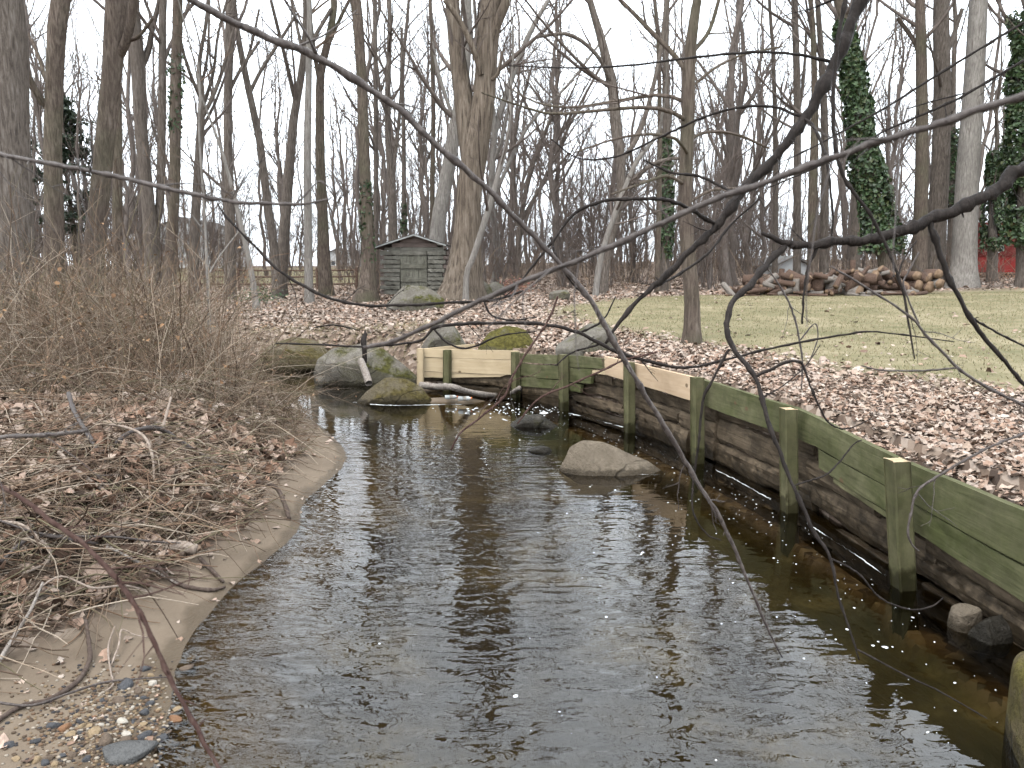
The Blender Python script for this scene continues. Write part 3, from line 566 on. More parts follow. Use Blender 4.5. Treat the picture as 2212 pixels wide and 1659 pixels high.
def pebble(px, py, wpx, kind, flat=.62):
    q = on_ground(px*.3437, 1106+py*.3437); r = wpx*.3437*depth_of(q)/FPX; i = int(RNG.integers(6))
    if (kind, i) not in PME:
        V, F = PSH[i]; o = mk('pebble', V, F, M['peb_'+kind]); PME[(kind, i)] = o.data; bpy.data.objects.remove(o)
    o = bpy.data.objects.new('pebble', PME[(kind, i)]); COL.objects.link(o)
    o.location = q+[0, 0, r*flat*.12]; o.scale = (r, r*RNG.uniform(.7, .95), r*flat); o.rotation_euler = (RNG.normal()*.15, RNG.normal()*.15, RNG.uniform(0, 6.3))
    return tag(o, WORD[kind]+' pebble in the gravel patch on the near sandy edge', 'pebble', WORD[kind]+' pebbles in the gravel patch')
for p in PEB: pebble(*p)
q = on_ground(800*.3437, 1106+1520*.3437); V, F = rock_shape(77, 3, 10, .06)
tag(mk('creek_stone', V*[.085, .062, .022]+q+[0, 0, .004], F, M['rock_slate'], q), 'large flat grey slab stone at the bottom of the gravel patch', 'stone')
mb = MB(); V0, F0 = PSH[0]
V0, F0 = ICO[2][0][:0], None
V0, F0 = ico(1)
cols = [np.array(c) for c in ((.05,.05,.053),(.22,.16,.10),(.17,.11,.07),(.36,.31,.25),(.10,.072,.05))]
for _ in range(2000):
    px, py = RNG.normal(700, 300), RNG.normal(1340, 190)
    if px < 0 or px > 1250 or py < 900 or py > 1640: continue
    q = on_ground(px*.3437, 1106+py*.3437); r = RNG.uniform(.003, .0085)
    mb.add(V0*r*[1.1, .9, .6]+q+[0, 0, r*.2], T=F0, C=cols[int(RNG.integers(5))])
tag(mb.build('gravel', M['leaf']), 'fine mixed gravel between the pebbles on the sand', 'gravel', kind='stuff')

# ------------------------------------------------------------------ shed
YS = 23.4
def sp(zx, zy, Y=YS): return at_y(725.8+.15625*zx, 470+.15625*zy, Y)
g0 = sp(1055, 1075); gsh = float(ground_z(g0[0], g0[1])); shed = empty('shed', (g0[0], g0[1], min(g0[2], gsh)), 'small weathered grey log shed with gable roof between two tree trunks', 'shed')
def bx(name, lo, hi, mat, root, along=0, seed=0., jit=0.):
    """box part with grain coordinates along axis 'along'"""
    lo, hi = np.minimum(lo, hi), np.maximum(lo, hi); n = 6; mb = MB(); s = np.linspace(0, 1, n+1); oth = [a for a in range(3) if a != along]
    V = []; C = []
    for t in s:
        for (u, v) in ((0, 0), (1, 0), (1, 1), (0, 1)):
            p = np.zeros(3); p[along] = lo[along]+(hi[along]-lo[along])*t; p[oth[0]] = (lo, hi)[u][oth[0]]; p[oth[1]] = (lo, hi)[v][oth[1]]
            V.append(p+(RNG.normal(size=3)*jit if jit else 0)); C.append((t*(hi-lo)[along], u*.2+v*.1, seed))
    Q = [(a*4+j, a*4+(j+1) % 4, (a+1)*4+(j+1) % 4, (a+1)*4+j) for a in range(n) for j in range(4)]+[(3, 2, 1, 0), (n*4, n*4+1, n*4+2, n*4+3)]
    mb.add(V, Q, C=C); return part(name, mb, mat, root, False)
rows = [(460,517,1),(527,577,0),(587,637,1),(647,699,0),(708,753,1),(762,814,0),(824,869,1),(879,929,0),(940,992,1),(1002,1058,0)]
DEPTH = 1.9
for i, (a, b, lg) in enumerate(rows):
    xl = (608 if lg else 664)+RNG.uniform(-4, 4); xr = (1518 if lg else 1482)+RNG.uniform(-4, 4)-i*3
    for (x0, x1) in ((xl, 884), (1267, xr)):
        p0, p1 = sp(x0, a), sp(x1, b); bx('log', (p0[0], YS-(.035 if lg else 0), p0[2]), (p1[0], YS+.12, p1[2]), M['shed_wood'], shed, 0, i*3.3+x0, .006)
    # side wall logs, showing their ends at the corners
    p0, p1 = sp(610, a+60 if lg else a), sp(664, b+60 if lg else b)
    if not lg:
        for xs in (sp(612, a), sp(1480, a)):
            bx('log', (xs[0], YS+.004, p0[2]), (xs[0]+.12, YS+DEPTH, p1[2]), M['gable_wood'], shed, 1, i*2.1, .004)
    else:
        for xs in (sp(618, a), sp(1486, a)): bx('log', (xs[0], YS+.122, sp(610, a)[2]), (xs[0]+.11, YS+DEPTH, sp(610, b)[2]), M['gable_wood'], shed, 1, i*2.7, .004)
for (a, b, x0, x1) in ((412, 457, 670, 1485), (352, 408, 770, 1400), (290, 348, 880, 1290), (255, 287, 985, 1185)):
    p0, p1 = sp(x0, a), sp(x1, b); bx('gable_plank', (p0[0], YS+.02, p0[2]), (p1[0], YS+.06, p1[2]), M['gable_wood' if a < 400 else 'shed_wood'], shed, 0, a, .003)
    bx('gable_plank', (p0[0], YS+DEPTH-.05, p0[2]), (p1[0], YS+DEPTH-.01, p1[2]), M['gable_wood'], shed, 0, a+5, .003)
pz = sp(700, 520)[2]; p1 = sp(1480, 1060); p0 = sp(664, 1060); bx('rear_wall', (p0[0], YS+DEPTH-.04, p1[2]), (p1[0], YS+DEPTH, sp(0, 412)[2]), M['shed_wood'], shed, 0, 9)
door = empty('door', (0, 0, 0)); door.parent = shed
d0, d1 = sp(886, 462), sp(1264, 1056); nb = 9
for i in range(nb):
    xa = d0[0]+(d1[0]-d0[0])*i/nb; xb_ = d0[0]+(d1[0]-d0[0])*(i+.94)/nb; zj = RNG.uniform(0, .03)
    bx('door_plank', (xa, YS+.012+RNG.uniform(-.006, .006), d1[2]), (xb_, YS+.045, d0[2]-.02-zj), M['door_wood'], door, 2, i*4.4, .002)
for (a, b) in ((462, 516), (642, 704), (826, 886)): 
    bx('door_batten', (d0[0], YS-.022, sp(0, a)[2]), (d1[0], YS+.004, sp(0, b)[2]), M['shed_wood' if a < 600 else 'door_wood'], door, 0, a*.7, .002)
ap, le, ri = sp(1085, 240), sp(515, 424), sp(1530, 385); zf, zbk = -.18, DEPTH+.15
M['shingle'] = plain_mat('shingle', (.07, .066, .062), (.15, .14, .135), 12); M['fascia'] = plain_mat('fascia', (.30, .305, .29), (.42, .425, .41), 6)
roof = empty('roof', (0, 0, 0)); roof.parent = shed
for e in (le, ri):
    d = nrm(np.array([e[0]-ap[0], 0, e[2]-ap[2]])); Lr = np.linalg.norm([e[0]-ap[0], e[2]-ap[2]]); nr = np.array([-d[2], 0, d[0]]); nr = nr if nr[2] > 0 else -nr
    for r_ in range(6):
        a = ap+d*Lr*(r_/6); b = ap+d*(Lr*((r_+1)/6)+.03); mb = MB(); th = .02
        V = [np.array([p[0], YS+yy, p[2]])+nr*k for p, lift in ((a, .012), (b, .02)) for yy in (zf, zbk) for k in (lift-.012 if p is a else lift-.008, lift+th-.012 if p is a else lift+th-.004)]
        mb.add(V, [(0,1,3,2),(4,6,7,5),(0,4,5,1),(2,3,7,6),(1,5,7,3),(0,2,6,4)]); part('shingle_course', mb, M['shingle'], roof, False)
    mb = MB(); V = [np.array([p[0], YS+yy, p[2]])+nr*k for p in (ap, ap+d*Lr) for yy in (zf-.025, zf-.003) for k in (-.03, .012)]
    mb.add(V, [(0,1,3,2),(4,6,7,5),(0,4,5,1),(2,3,7,6),(1,5,7,3),(0,2,6,4)]); part('fascia', mb, M['fascia'], roof, False)
# ------------------------------------------------------------------ trees traced one by one
def trunk_tube(mb, path, rad, seed, sides=14, flare=0., lobes=.06):
    """irregular round trunk: path (n,3), rad (n)"""
    r = np.random.default_rng(seed); n = len(path); T = nrm(np.gradient(path, axis=0)); ref = np.array([1., 0, 0]) if abs(nrm(path[-1]-path[0])[0]) < .8 else np.array([0, 1., 0])
    u = nrm(np.cross(T, ref)); v = np.cross(T, u); a = np.arange(sides)*2*math.pi/sides
    h = np.concatenate([[0], np.cumsum(np.linalg.norm(np.diff(path, axis=0), axis=1))]); A, Hh = np.meshgrid(a, h)
    k = wav(seed, 10, 1, 3, 3); nz = wnoise(np.stack([np.cos(A)*1.2, np.sin(A)*1.2, Hh*.55/max(rad[0]*3, .12)], -1).reshape(-1, 3), k).reshape(n, sides)
    m = 1+lobes*nz
    if flare:
        ph = r.uniform(0, 6.28); nl = int(r.integers(4, 7)); lob = .5+.5*np.cos(nl*A+ph+.6*np.sin(2*A)); m = m+flare*np.exp(-Hh/(rad[0]*1.3))*(.35+.9*lob)
    V = path[:, None, :]+(rad[:, None]*m)[..., None]*(u[:, None, :]*np.cos(a)[None, :, None]+v[:, None, :]*np.sin(a)[None, :, None])
    i = (np.arange(n-1)[:, None]*sides+np.arange(sides)[None]); j = (np.arange(n-1)[:, None]*sides+((np.arange(sides)+1) % sides)[None])
    mb.add(V.reshape(-1, 3), np.stack([i, j, j+sides, i+sides], -1).reshape(-1, 4))
def leaf_quads(mb, P, N, size, rng, cols, droop=.3, jitter=.6):
    """ivy-like leaves: small bent diamonds at P facing roughly N"""
    m = len(P); n = nrm(N+jitter*rng.normal(size=(m, 3))); t = nrm(np.cross(n, rng.normal(size=(m, 3)))); b = np.cross(n, t); s = (size*rng.uniform(.6, 1.3, m))[:, None]
    V = np.stack([P-t*s*.5, P+b*s*.42+n*s*.12, P+t*s*.6-n*s*.1, P-b*s*.42+n*s*.12], 1).reshape(-1, 3); q = np.arange(m)[:, None]*4
    mb.add(V, T=np.vstack([q+[0, 1, 2], q+[0, 2, 3]]), C=np.repeat(cols[rng.integers(0, len(cols), m)], 4, 0))
IVY = np.array([(.018,.045,.014),(.028,.065,.02),(.04,.085,.028),(.06,.11,.04),(.03,.05,.02),(.09,.14,.06),(.07,.09,.03)])
def tree(label, trace, Y, mat='bark_grey', tw='twig_grey', H=19., limbs=(), nl=9, h0=.3, seed=1, ivy=None, sub=(4, 4, 3), flare=.35, spread=.85, name='bare_tree', up=.55, lenf=.32, base_ground=True):
    rng = np.random.default_rng(seed); P = []
    for (px, py, w) in trace: q = at_y(px, py, Y); P.append([*q, w*depth_of(q)/FPX/2])
    P = np.array(P)                                          # base first
    gz_ = float(ground_z(P[0, 0], Y)); 
    if base_ground:
        if P[0, 2] > gz_+.15: P = np.vstack([[P[0, 0]+(P[0, 0]-P[1, 0])*.15, Y, gz_-.1, P[0, 3]*1.06], P])
        else: P[0, 2] = gz_-.1
    # carry the leader on above the picture
    d = nrm(P[-1, :3]-P[-2, :3]); d[1] = 0; top = P[-1].copy(); hgt = top[2]-gz_
    if hgt < H:
        n_ = 5; st = (H-hgt)/n_
        for j in range(n_):
            d = nrm(d*.8+np.array([0, 0, .35])+rng.normal(size=3)*.12); q = P[-1].copy(); q[:3] += d*st; q[3] = max(top[3]*(1-(j+1)/n_*.92), .015); P = np.vstack([P, q])
    n = 34; S = spline(P, n); path, rad = S[:, :3], np.maximum(S[:, 3], .012)
    root = empty(name, (path[0, 0], path[0, 1], gz_), label, 'tree')
    tb = MB(); trunk_tube(tb, path, rad, seed, 14 if rad[0] > .12 else 9, flare)
    LP, LR = [], []
    for lb in limbs:                                         # traced limbs [(px,py,w,dy)...], dy = distance offset
        Q = []
        for (px, py, w, dy) in lb: q = at_y(px, py, Y+dy); Q.append([*q, w*depth_of(q)/FPX/2])
        S = spline(np.array(Q), 12); trunk_tube(tb, S[:, :3], np.maximum(S[:, 3], .006), seed+7, 8, 0, .05)
        S = spline(np.array(Q), 8); LP.append(S[:, :3]); LR.append(np.maximum(S[:, 3], .006))
    part('trunk', tb, M[mat], root)
    cb = MB(); L1, R1 = grow(path[None], rad[None], nl, h0, .97, lenf, spread, 8, up, .22, rng, .5, .2, fall=.5)
    if LP:
        L1 = np.vstack([L1, np.array(LP)]); R1a = np.vstack([R1, np.array(LR)])
    else: R1a = R1
    cb.add(*tubes(L1[:nl], R1, 6))
    L2, R2 = grow(L1, R1a, sub[0], .2, .97, .5, .7, 6, .25, .25, rng, .55, .25, (.006, .05)); cb.add(*tubes(L2, R2, 4))
    L3, R3 = grow(L2, R2, sub[1], .15, .98, .5, .7, 4, .15, .28, rng, .6, .3, (.003, .011)); cb.add(*tubes(L3, R3, 3))
    if sub[2]: L4, R4 = grow(L3, R3, sub[2], .1, .98, .55, .7, 3, .1, .25, rng, .6, .4, (.0018, .0036)); cb.add(*tubes(L4, R4, 3))
    part('crown', cb, M[tw], root)
    if ivy:
        ya, yb, wa, wb, cnt, size = ivy; ib = MB(); pa = at_y(trace[0][0], ya, Y)[2]; pb = at_y(trace[0][0], yb, Y)[2]     # ya lower, yb upper picture rows
        z = rng.uniform(pa, pb, cnt); f = (z-pa)/(pb-pa); cxy = np.stack([np.interp(z, path[:, 2], path[:, 0]), np.interp(z, path[:, 2], path[:, 1])], 1); rr = np.interp(z, path[:, 2], rad)
        ang = rng.uniform(0, 6.28, cnt); lump = 1+.42*wnoise(np.stack([np.cos(ang)*1.5, np.sin(ang)*1.5, z*1.3], 1), wav(seed+3, 9, 1, 4, 3))
        R_ = (wa+(wb-wa)*f)/2*Y/FPX*lump*np.sqrt(rng.uniform(.45, 1, cnt))
        R_ = np.maximum(R_, rr*1.02); Nn = np.stack([np.cos(ang), np.sin(ang), np.full(cnt, .15)], 1); Pp = np.stack([cxy[:, 0]+np.cos(ang)*R_, cxy[:, 1]+np.sin(ang)*R_, z+rng.normal(size=cnt)*.05], 1)
        gap = wnoise(np.stack([np.cos(ang)*2, np.sin(ang)*2, z*2.1], 1), wav(seed+9, 9, 1, 4, 3)) > -.55; leaf_quads(ib, Pp[gap], Nn[gap], size, rng, IVY)
        part('ivy', ib, M['ivy'], root, False)
    return root
D = dict
TREES = [
 D(label='massive grey trunk cut by the left edge of the view', trace=[(22,640,100),(20,450,92),(14,250,86),(6,0,80)], Y=11.5, mat='bark_grey', nl=8, h0=.5, seed=101, flare=.2),
 D(label='brown trunk with a left forking limb beside the leftmost trunk', trace=[(116,640,42),(116,450,37),(114,300,35),(117,225,36),(119,150,35),(131,0,38)], Y=15, mat='bark_brown', seed=102, nl=9,
   limbs=[[(108,232,16,0),(92,222,15,-.1),(62,165,13,-.3),(40,100,10,-.5),(28,30,8,-.6)],[(110,205,10,.1),(96,160,8,.2),(70,90,7,.4),(40,50,5,.5)]]),
 D(label='stout brown tree forking right near the top left', trace=[(198,640,48),(205,525,43),(220,375,40),(236,220,40),(243,150,40),(252,0,44)], Y=13, mat='bark_brown', seed=103, nl=9,
   limbs=[[(258,120,20,0),(272,90,20,-.1),(284,40,19,-.2),(292,-30,18,-.3)],[(278,85,8,-.1),(300,78,7,-.2),(330,40,6,-.3)]]),
 D(label='dark slim trunk right behind the stout forking tree', trace=[(252,600,20),(253,520,20),(254,320,19),(252,170,18),(250,60,15)], Y=17, mat='bark_brown', seed=104, nl=9),
 D(label='smooth grey trunk of a twin pair left of the vine covered trunk', trace=[(328,570,30),(325,500,29),(318,420,27),(303,260,27),(296,120,28),(286,0,26)], Y=20, seed=105, limbs=[[(303,150,14,0),(320,110,13,.2),(330,60,11,.3),(345,0,10,.4)]]),
 D(label='slim grey trunk joining the twin pair at its foot', trace=[(336,560,20),(338,480,17),(346,430,17),(350,260,17),(351,100,16),(353,0,15)], Y=20.2, seed=106, nl=8),
 D(label='straight trunk with dark ivy patches in the left group', trace=[(366,600,26),(372,500,24),(378,400,22),(379,250,24),(382,100,21),(384,0,20)], Y=19, mat='bark_brown', seed=107, ivy=(290,120,27,27,230,.10)),
 D(label='grey tree with many fanning limbs in the left group', trace=[(418,600,22),(421,500,21),(426,400,19),(433,280,17),(436,200,13),(430,140,9)], Y=21, seed=108, H=13,
   limbs=[[(432,260,10,0),(450,230,9,0),(478,160,8,.2),(505,60,6,.4)],[(434,215,8,0),(415,170,8,-.3),(398,120,7,-.6),(385,60,6,-.9)],[(435,240,8,.1),(460,160,7,.4),(470,80,6,.5),(490,0,5,.6)],[(432,200,7,0),(448,120,6,.3),(452,40,5,.3)]]),
 D(label='straight grey pole like trunk at left centre', trace=[(497,630,24),(497,500,22),(496,430,21),(492,300,18),(494,150,18),(501,0,20)], Y=24, seed=109, nl=14, limbs=[[(494,200,8,0),(520,150,7,.2),(560,90,6,.5)]]),
 D(label='leaning grey tree bending left as it rises, left centre', trace=[(600,640,22),(592,540,19),(578,440,18),(560,300,16),(552,262,16),(530,160,14),(514,75,12),(505,0,10)], Y=25, seed=110, limbs=[[(540,200,9,0),(565,150,8,.3),(610,80,7,.6),(640,30,6,.8)],[(528,150,7,0),(545,90,6,.4),(560,20,5,.5)]]),
 D(label='grey trunk with pale spreading top limbs left of the shed', trace=[(603,645,32),(610,560,25),(622,400,21),(634,262,18),(648,180,16),(656,120,14),(660,40,11)], Y=27, seed=111, limbs=[[(640,225,11,0),(622,150,9,-.4),(600,60,8,-.8),(585,0,7,-1)],[(653,140,10,0),(680,80,9,.5),(715,20,8,1)],[(655,120,8,0),(640,50,7,.3),(625,-20,6,.6)]]),
 D(label='thin tan trunk with a knot low down left of the shed', trace=[(668,648,20),(667,600,18),(665,450,17),(664,300,16),(667,150,13),(668,0,11)], Y=22, mat='bark_pale', tw='twig_brown', seed=112, nl=10),
 D(label='dark forked trunk standing left of the ivied shed side tree', trace=[(706,630,30),(700,560,27),(696,440,22),(692,340,20),(691,200,18),(694,150,17)], Y=28, mat='bark_brown', seed=113, limbs=[[(693,180,11,0),(705,110,10,.2),(735,40,8,.4),(760,-10,7,.5)],[(692,190,10,0),(680,120,9,-.2),(672,50,8,-.3)]]),
 D(label='tall dark trunk with ivy right against the shed left side', trace=[(792,640,44),(795,600,33),(795,520,28),(790,410,24),(784,250,23),(782,185,22),(775,70,23),(768,0,24)], Y=22.6, mat='bark_brown', seed=114, nl=8, h0=.55, flare=.55, ivy=(560,390,32,24,260,.11)),
 D(label='thin grey trunk rising behind the left half of the shed', trace=[(812,600,13),(812,450,11),(812,250,10),(810,0,9)], Y=31, seed=115, nl=12),
 D(label='grey trunk splitting into two behind the shed roof', trace=[(848,600,22),(849,480,18),(846,400,16),(838,300,13),(838,180,12),(842,60,10)], Y=30, seed=116, limbs=[[(846,380,9,0),(858,300,8,.2),(866,200,7,.3),(868,60,6,.3)],[(838,260,7,0),(822,200,7,-.3),(812,120,6,-.5)]]),
 D(label='slim trunk directly behind the shed peak', trace=[(874,600,13),(873,480,11),(872,300,9),(870,150,8),(880,40,7)], Y=34, seed=117, nl=14, ivy=(505,440,16,12,200,.12)),
 D(label='narrow dark trunk between shed peak and leaning tree', trace=[(934,600,13),(934,400,11),(936,250,10),(934,120,9),(930,20,8)], Y=33, mat='bark_brown', seed=118, nl=13),
 D(label='smooth olive grey tree leaning right behind the shed', trace=[(935,640,38),(945,500,33),(955,430,31),(968,370,30),(982,280,28),(995,220,27),(1006,120,24),(1010,40,20)], Y=26, mat='bark_pale', seed=119, flare=.25, limbs=[[(1004,130,12,0),(990,80,11,.3),(960,20,9,.6)],[(985,270,9,0),(965,215,8,.3),(945,150,7,.5),(935,90,6,.6)]]),
 D(label='huge furrowed trunk beside the shed splitting into two great limbs', trace=[(996,648,82),(1000,610,72),(1004,560,66),(1010,480,58),(1012,420,54),(1022,350,56),(1036,270,52),(1046,200,48),(1051,120,47),(1056,50,47),(1062,0,45)], Y=21.6, mat='bark_big', seed=120, flare=.5, nl=8, h0=.6,
   limbs=[[(1016,350,38,0),(1010,290,43,.1),(1004,230,43,.15),(994,160,38,.2),(986,100,34,.25),(978,20,31,.3),(974,-60,27,.4)],[(1052,110,22,-.1),(1070,60,22,-.2),(1095,0,20,-.3),(1115,-60,18,-.4)],[(1040,160,13,-.3),(1020,100,13,-.5),(990,40,12,-.6),(960,0,10,-.7)],[(1046,180,9,-.1),(1075,160,8,-.3),(1085,110,7,-.4)]]),
 D(label='slim sapling trunk hugging the foot of the huge trunk', trace=[(1005,640,14),(1008,590,12),(1020,560,13),(1040,500,14),(1062,430,13),(1075,380,11),(1090,330,9)], Y=20.9, mat='bark_pale', seed=121, H=8, nl=10, lenf=.4),
 D(label='pale tree with long limbs sweeping right behind the huge trunk', trace=[(1068,620,18),(1075,540,16),(1062,440,14),(1064,350,13),(1068,280,12),(1056,195,12)], Y=29, mat='bark_pale', seed=122, H=14,
   limbs=[[(1066,300,13,0),(1085,230,13,.2),(1120,130,12,.6),(1150,60,11,.8),(1185,0,9,1)],[(1070,420,9,0),(1110,330,8,.4),(1150,260,7,.8),(1230,180,6,1.4),(1320,60,5,2)],[(1066,350,8,0),(1085,300,7,-.4),(1105,180,6,-.8),(1108,60,5,-1)]]),
 D(label='fanned multi stem tree in the woods centre', trace=[(1122,620,13),(1120,520,12),(1135,420,10),(1160,330,9),(1195,240,7)], Y=33, seed=123, H=13, limbs=[[(1124,480,8,0),(1180,380,7,.5),(1240,250,6,1),(1300,140,5,1.5)],[(1122,500,7,0),(1110,380,7,-.5),(1118,260,6,-.8),(1150,140,5,-1)],[(1122,520,7,0),(1160,420,6,.2),(1230,330,5,.5)]]),
 D(label='crooked grey tree with arching right limbs in mid woods', trace=[(1302,640,20),(1310,560,18),(1330,470,19),(1342,400,20),(1338,330,23),(1330,270,24),(1325,200,22),(1310,130,20),(1292,60,17),(1274,0,14)], Y=24, seed=124, nl=10, limbs=[[(1342,350,12,0),(1375,300,11,.2),(1400,230,10,.4),(1425,120,9,.5),(1440,0,8,.6)],[(1326,190,10,0),(1290,120,9,-.4),(1230,75,8,-.7),(1160,80,6,-1)],[(1335,420,10,0),(1375,380,9,.4),(1420,350,8,.7),(1480,340,6,1)]]),
 D(label='pale leaning trunk low in the mid woods right of crooked tree', trace=[(1285,640,14),(1297,560,13),(1322,480,12),(1345,420,12),(1375,350,10),(1420,290,8)], Y=22.5, mat='bark_pale', seed=125, H=7, nl=9, lenf=.4),
 D(label='ivy clad straight trunk just left of the lone lawn tree', trace=[(1436,630,20),(1438,480,19),(1440,300,18),(1438,120,14),(1440,0,12)], Y=27, seed=126, ivy=(560,300,40,24,1300,.13)),
 D(label='straight reddish brown trunk left of the lone lawn tree', trace=[(1420,640,12),(1421,560,12),(1424,420,12),(1425,250,10),(1420,60,8)], Y=25, mat='bark_brown', seed=127, nl=9),
 D(label='lone slim tree standing on the lawn edge near the wall', trace=[(1497,742,40),(1496,700,36),(1495,640,34),(1486,540,32),(1480,440,30),(1482,350,29),(1487,250,28),(1490,130,26),(1500,40,22),(1510,-20,18)], Y=9.45, mat='bark_brown', seed=128, H=10, nl=10, h0=.45, flare=.35, lenf=.45, up=.1, spread=1.2,
   limbs=[[(1486,262,10,0),(1440,238,9,-.2),(1380,232,8,-.4),(1300,238,7,-.7),(1190,246,6,-1),(1110,224,4,-1.2),(1040,200,3,-1.4)],
          [(1484,222,9,.1),(1430,205,8,.3),(1350,215,7,.6),(1240,232,6,.9),(1160,222,4,1.2),(1100,190,3,1.4)],
          [(1488,160,12,0),(1450,112,11,.1),(1410,72,10,.2),(1370,30,9,.3),(1320,-20,8,.4)],
          [(1490,300,8,.1),(1530,285,7,.4),(1590,290,6,.8),(1660,320,5,1.2)],[(1482,400,8,0),(1440,380,7,-.3),(1390,395,6,-.7),(1320,420,4,-1.1)],
          [(1484,330,8,-.1),(1460,300,7,-.4),(1400,290,6,-.9),(1330,300,5,-1.3),(1240,330,3,-1.6)],[(1498,110,10,0),(1530,70,9,.1),(1550,10,8,.2),(1560,-40,7,.3)],
          [(1484,440,7,.1),(1540,410,6,.4),(1620,405,5,.9),(1700,380,3,1.3)],[(1492,190,7,0),(1540,150,6,.2),(1600,120,5,.5),(1690,100,4,.8)]]),
 D(label='thin pole trunk right of the lone lawn tree', trace=[(1674,610,13),(1675,480,12),(1675,300,11),(1670,120,8),(1662,0,7)], Y=33, seed=129, nl=14),
 D(label='straight pole trunk above the white outbuilding', trace=[(1722,610,17),(1722,420,16),(1722,200,15),(1716,0,14)], Y=31, seed=130, nl=10, limbs=[[(1722,260,7,0),(1735,180,7,.2),(1742,60,6,.3)]]),
 D(label='brown trunk left of a close pair behind the log pile', trace=[(1754,615,23),(1755,520,21),(1756,420,20),(1760,250,15),(1756,60,11),(1750,0,10)], Y=28, mat='bark_brown', seed=131, nl=10),
 D(label='grey trunk right of a close pair behind the log pile', trace=[(1781,615,22),(1780,520,18),(1782,300,16),(1774,120,13),(1766,0,11)], Y=28.6, seed=132, nl=10),
 D(label='tall leaning trunk thickly wrapped in green ivy over the logs', trace=[(1922,625,40),(1918,580,36),(1905,520,32),(1882,400,30),(1861,290,28),(1840,150,26),(1827,60,25),(1815,0,24)], Y=26, mat='bark_brown', seed=133, nl=8, ivy=(545,50,92,34,6500,.15)),
 D(label='grey trunk behind the ivied trunk and the logs', trace=[(1846,615,24),(1848,500,22),(1852,400,18),(1850,200,14),(1840,40,11)], Y=32, seed=134, nl=10),
 D(label='straight brown trunk left of the thick grey trunk at right', trace=[(1985,620,34),(1988,500,30),(1992,300,25),(1990,100,22),(1988,0,19)], Y=27.5, mat='bark_brown', seed=135, nl=9, limbs=[[(1992,140,10,0),(1975,90,9,.3),(1940,40,8,.5)]]),
 D(label='thick grey trunk left of the pale trunk at right', trace=[(2018,620,44),(2022,500,40),(2030,380,37),(2035,200,34),(2033,0,30)], Y=28.5, mat='bark_grey', seed=136, nl=9, limbs=[[(2038,130,12,0),(2055,90,11,.3),(2078,20,9,.5)]]),
 D(label='pale smooth giant trunk rising in front of the red building', trace=[(2079,618,60),(2081,590,52),(2083,540,48),(2090,375,44),(2103,190,40),(2113,0,35)], Y=27, mat='bark_pale', seed=137, nl=7, h0=.6, flare=.35),
 D(label='slim trunk with ivy between thick grey and pale trunks', trace=[(2052,620,16),(2055,500,15),(2058,350,13),(2060,150,10),(2064,40,9)], Y=33, seed=138, ivy=(470,280,34,22,900,.15)),
 D(label='small ivy smothered trunk right of the pale giant trunk', trace=[(2142,620,22),(2144,540,19),(2146,440,15),(2150,360,11)], Y=31, seed=139, H=10, nl=9, ivy=(540,330,56,26,1800,.16)),
 D(label='tall tree buried in dark ivy at the right edge', trace=[(2212,640,34),(2214,520,32),(2216,380,28),(2218,200,24),(2224,40,18)], Y=26, seed=140, nl=10, ivy=(530,30,88,66,6500,.17)),
 D(label='slim pale sapling in the left brambles', trace=[(448,790,10),(452,690,8),(449,610,7),(442,470,5),(430,280,4),(433,220,3)], Y=8.6, mat='bark_pale', tw='twig_brown', seed=141, H=3.5, nl=7, h0=.45, sub=(3,3,0), flare=.1, lenf=.3,
   limbs=[[(452,590,4,0),(470,560,3.4,.1),(500,520,3,.2),(540,470,2,.3)],[(441,500,3,0),(410,460,2.6,-.1),(380,440,2,-.2)]], name='sapling'),
 D(label='pale leaning pole trunk at the left woods edge', trace=[(552,652,14),(545,600,12),(528,520,11),(505,420,9),(480,330,7),(455,260,5)], Y=19, mat='bark_pale', seed=142, H=8, nl=8),
]
for T in TREES: tree(**T)
# ------------------------------------------------------------------ the woods behind: individual trees from a few grown shapes
PRO = []
for s in range(9):
    rng = np.random.default_rng(400+s); H = rng.uniform(15, 22); n = 26; zz = np.linspace(0, H, n)
    wob = np.stack([np.cumsum(rng.normal(size=n))*.09, np.cumsum(rng.normal(size=n))*.09, zz], 1); wob[:, :2] -= wob[0, :2]; rad = np.interp(zz/H, [0, .04, .5, 1], [.165, .135, .085, .012])*rng.uniform(.75, 1.25)
    tb, cb = MB(), MB(); trunk_tube(tb, wob, rad, 400+s, 8, .25)
    h0 = (.12, .3, .38, .2, .42, .33, .1, .28, .4)[s]
    L1, R1 = grow(wob[None], rad[None], 17, h0, .98, .34, .62, 8, .7, .2, rng, .55, .2); tb.add(*tubes(L1, R1, 5))
    L2, R2 = grow(L1, R1, 6, .15, .97, .5, .65, 5, .3, .25, rng, .6, .25, (.008, .05)); cb.add(*tubes(L2, R2, 4))
    L3, R3 = grow(L2, R2, 6, .12, .98, .5, .7, 4, .15, .28, rng, .6, .3, (.004, .012)); cb.add(*tubes(L3, R3, 3))
    L4, R4 = grow(L3, R3, 4, .1, .98, .5, .7, 3, .1, .25, rng, .6, .4, (.0035, .0055)); cb.add(*tubes(L4, R4, 3))
    t_ = tb.build('trunk', M['bark_far']); c_ = cb.build('crown', M['twig_far']); PRO.append((t_.data, c_.data)); bpy.data.objects.remove(t_); bpy.data.objects.remove(c_)
def where(px):
    for lim, t in ((430, 'behind the left brambles'), (790, 'behind the rail fence left of the shed'), (1100, 'behind the shed and the huge trunk'), (1470, 'left of the lone lawn tree'), (1680, 'just right of the lone lawn tree'), (2030, 'behind the wood pile')):
        if px < lim: return t
    return 'beyond the pale giant trunk at right'
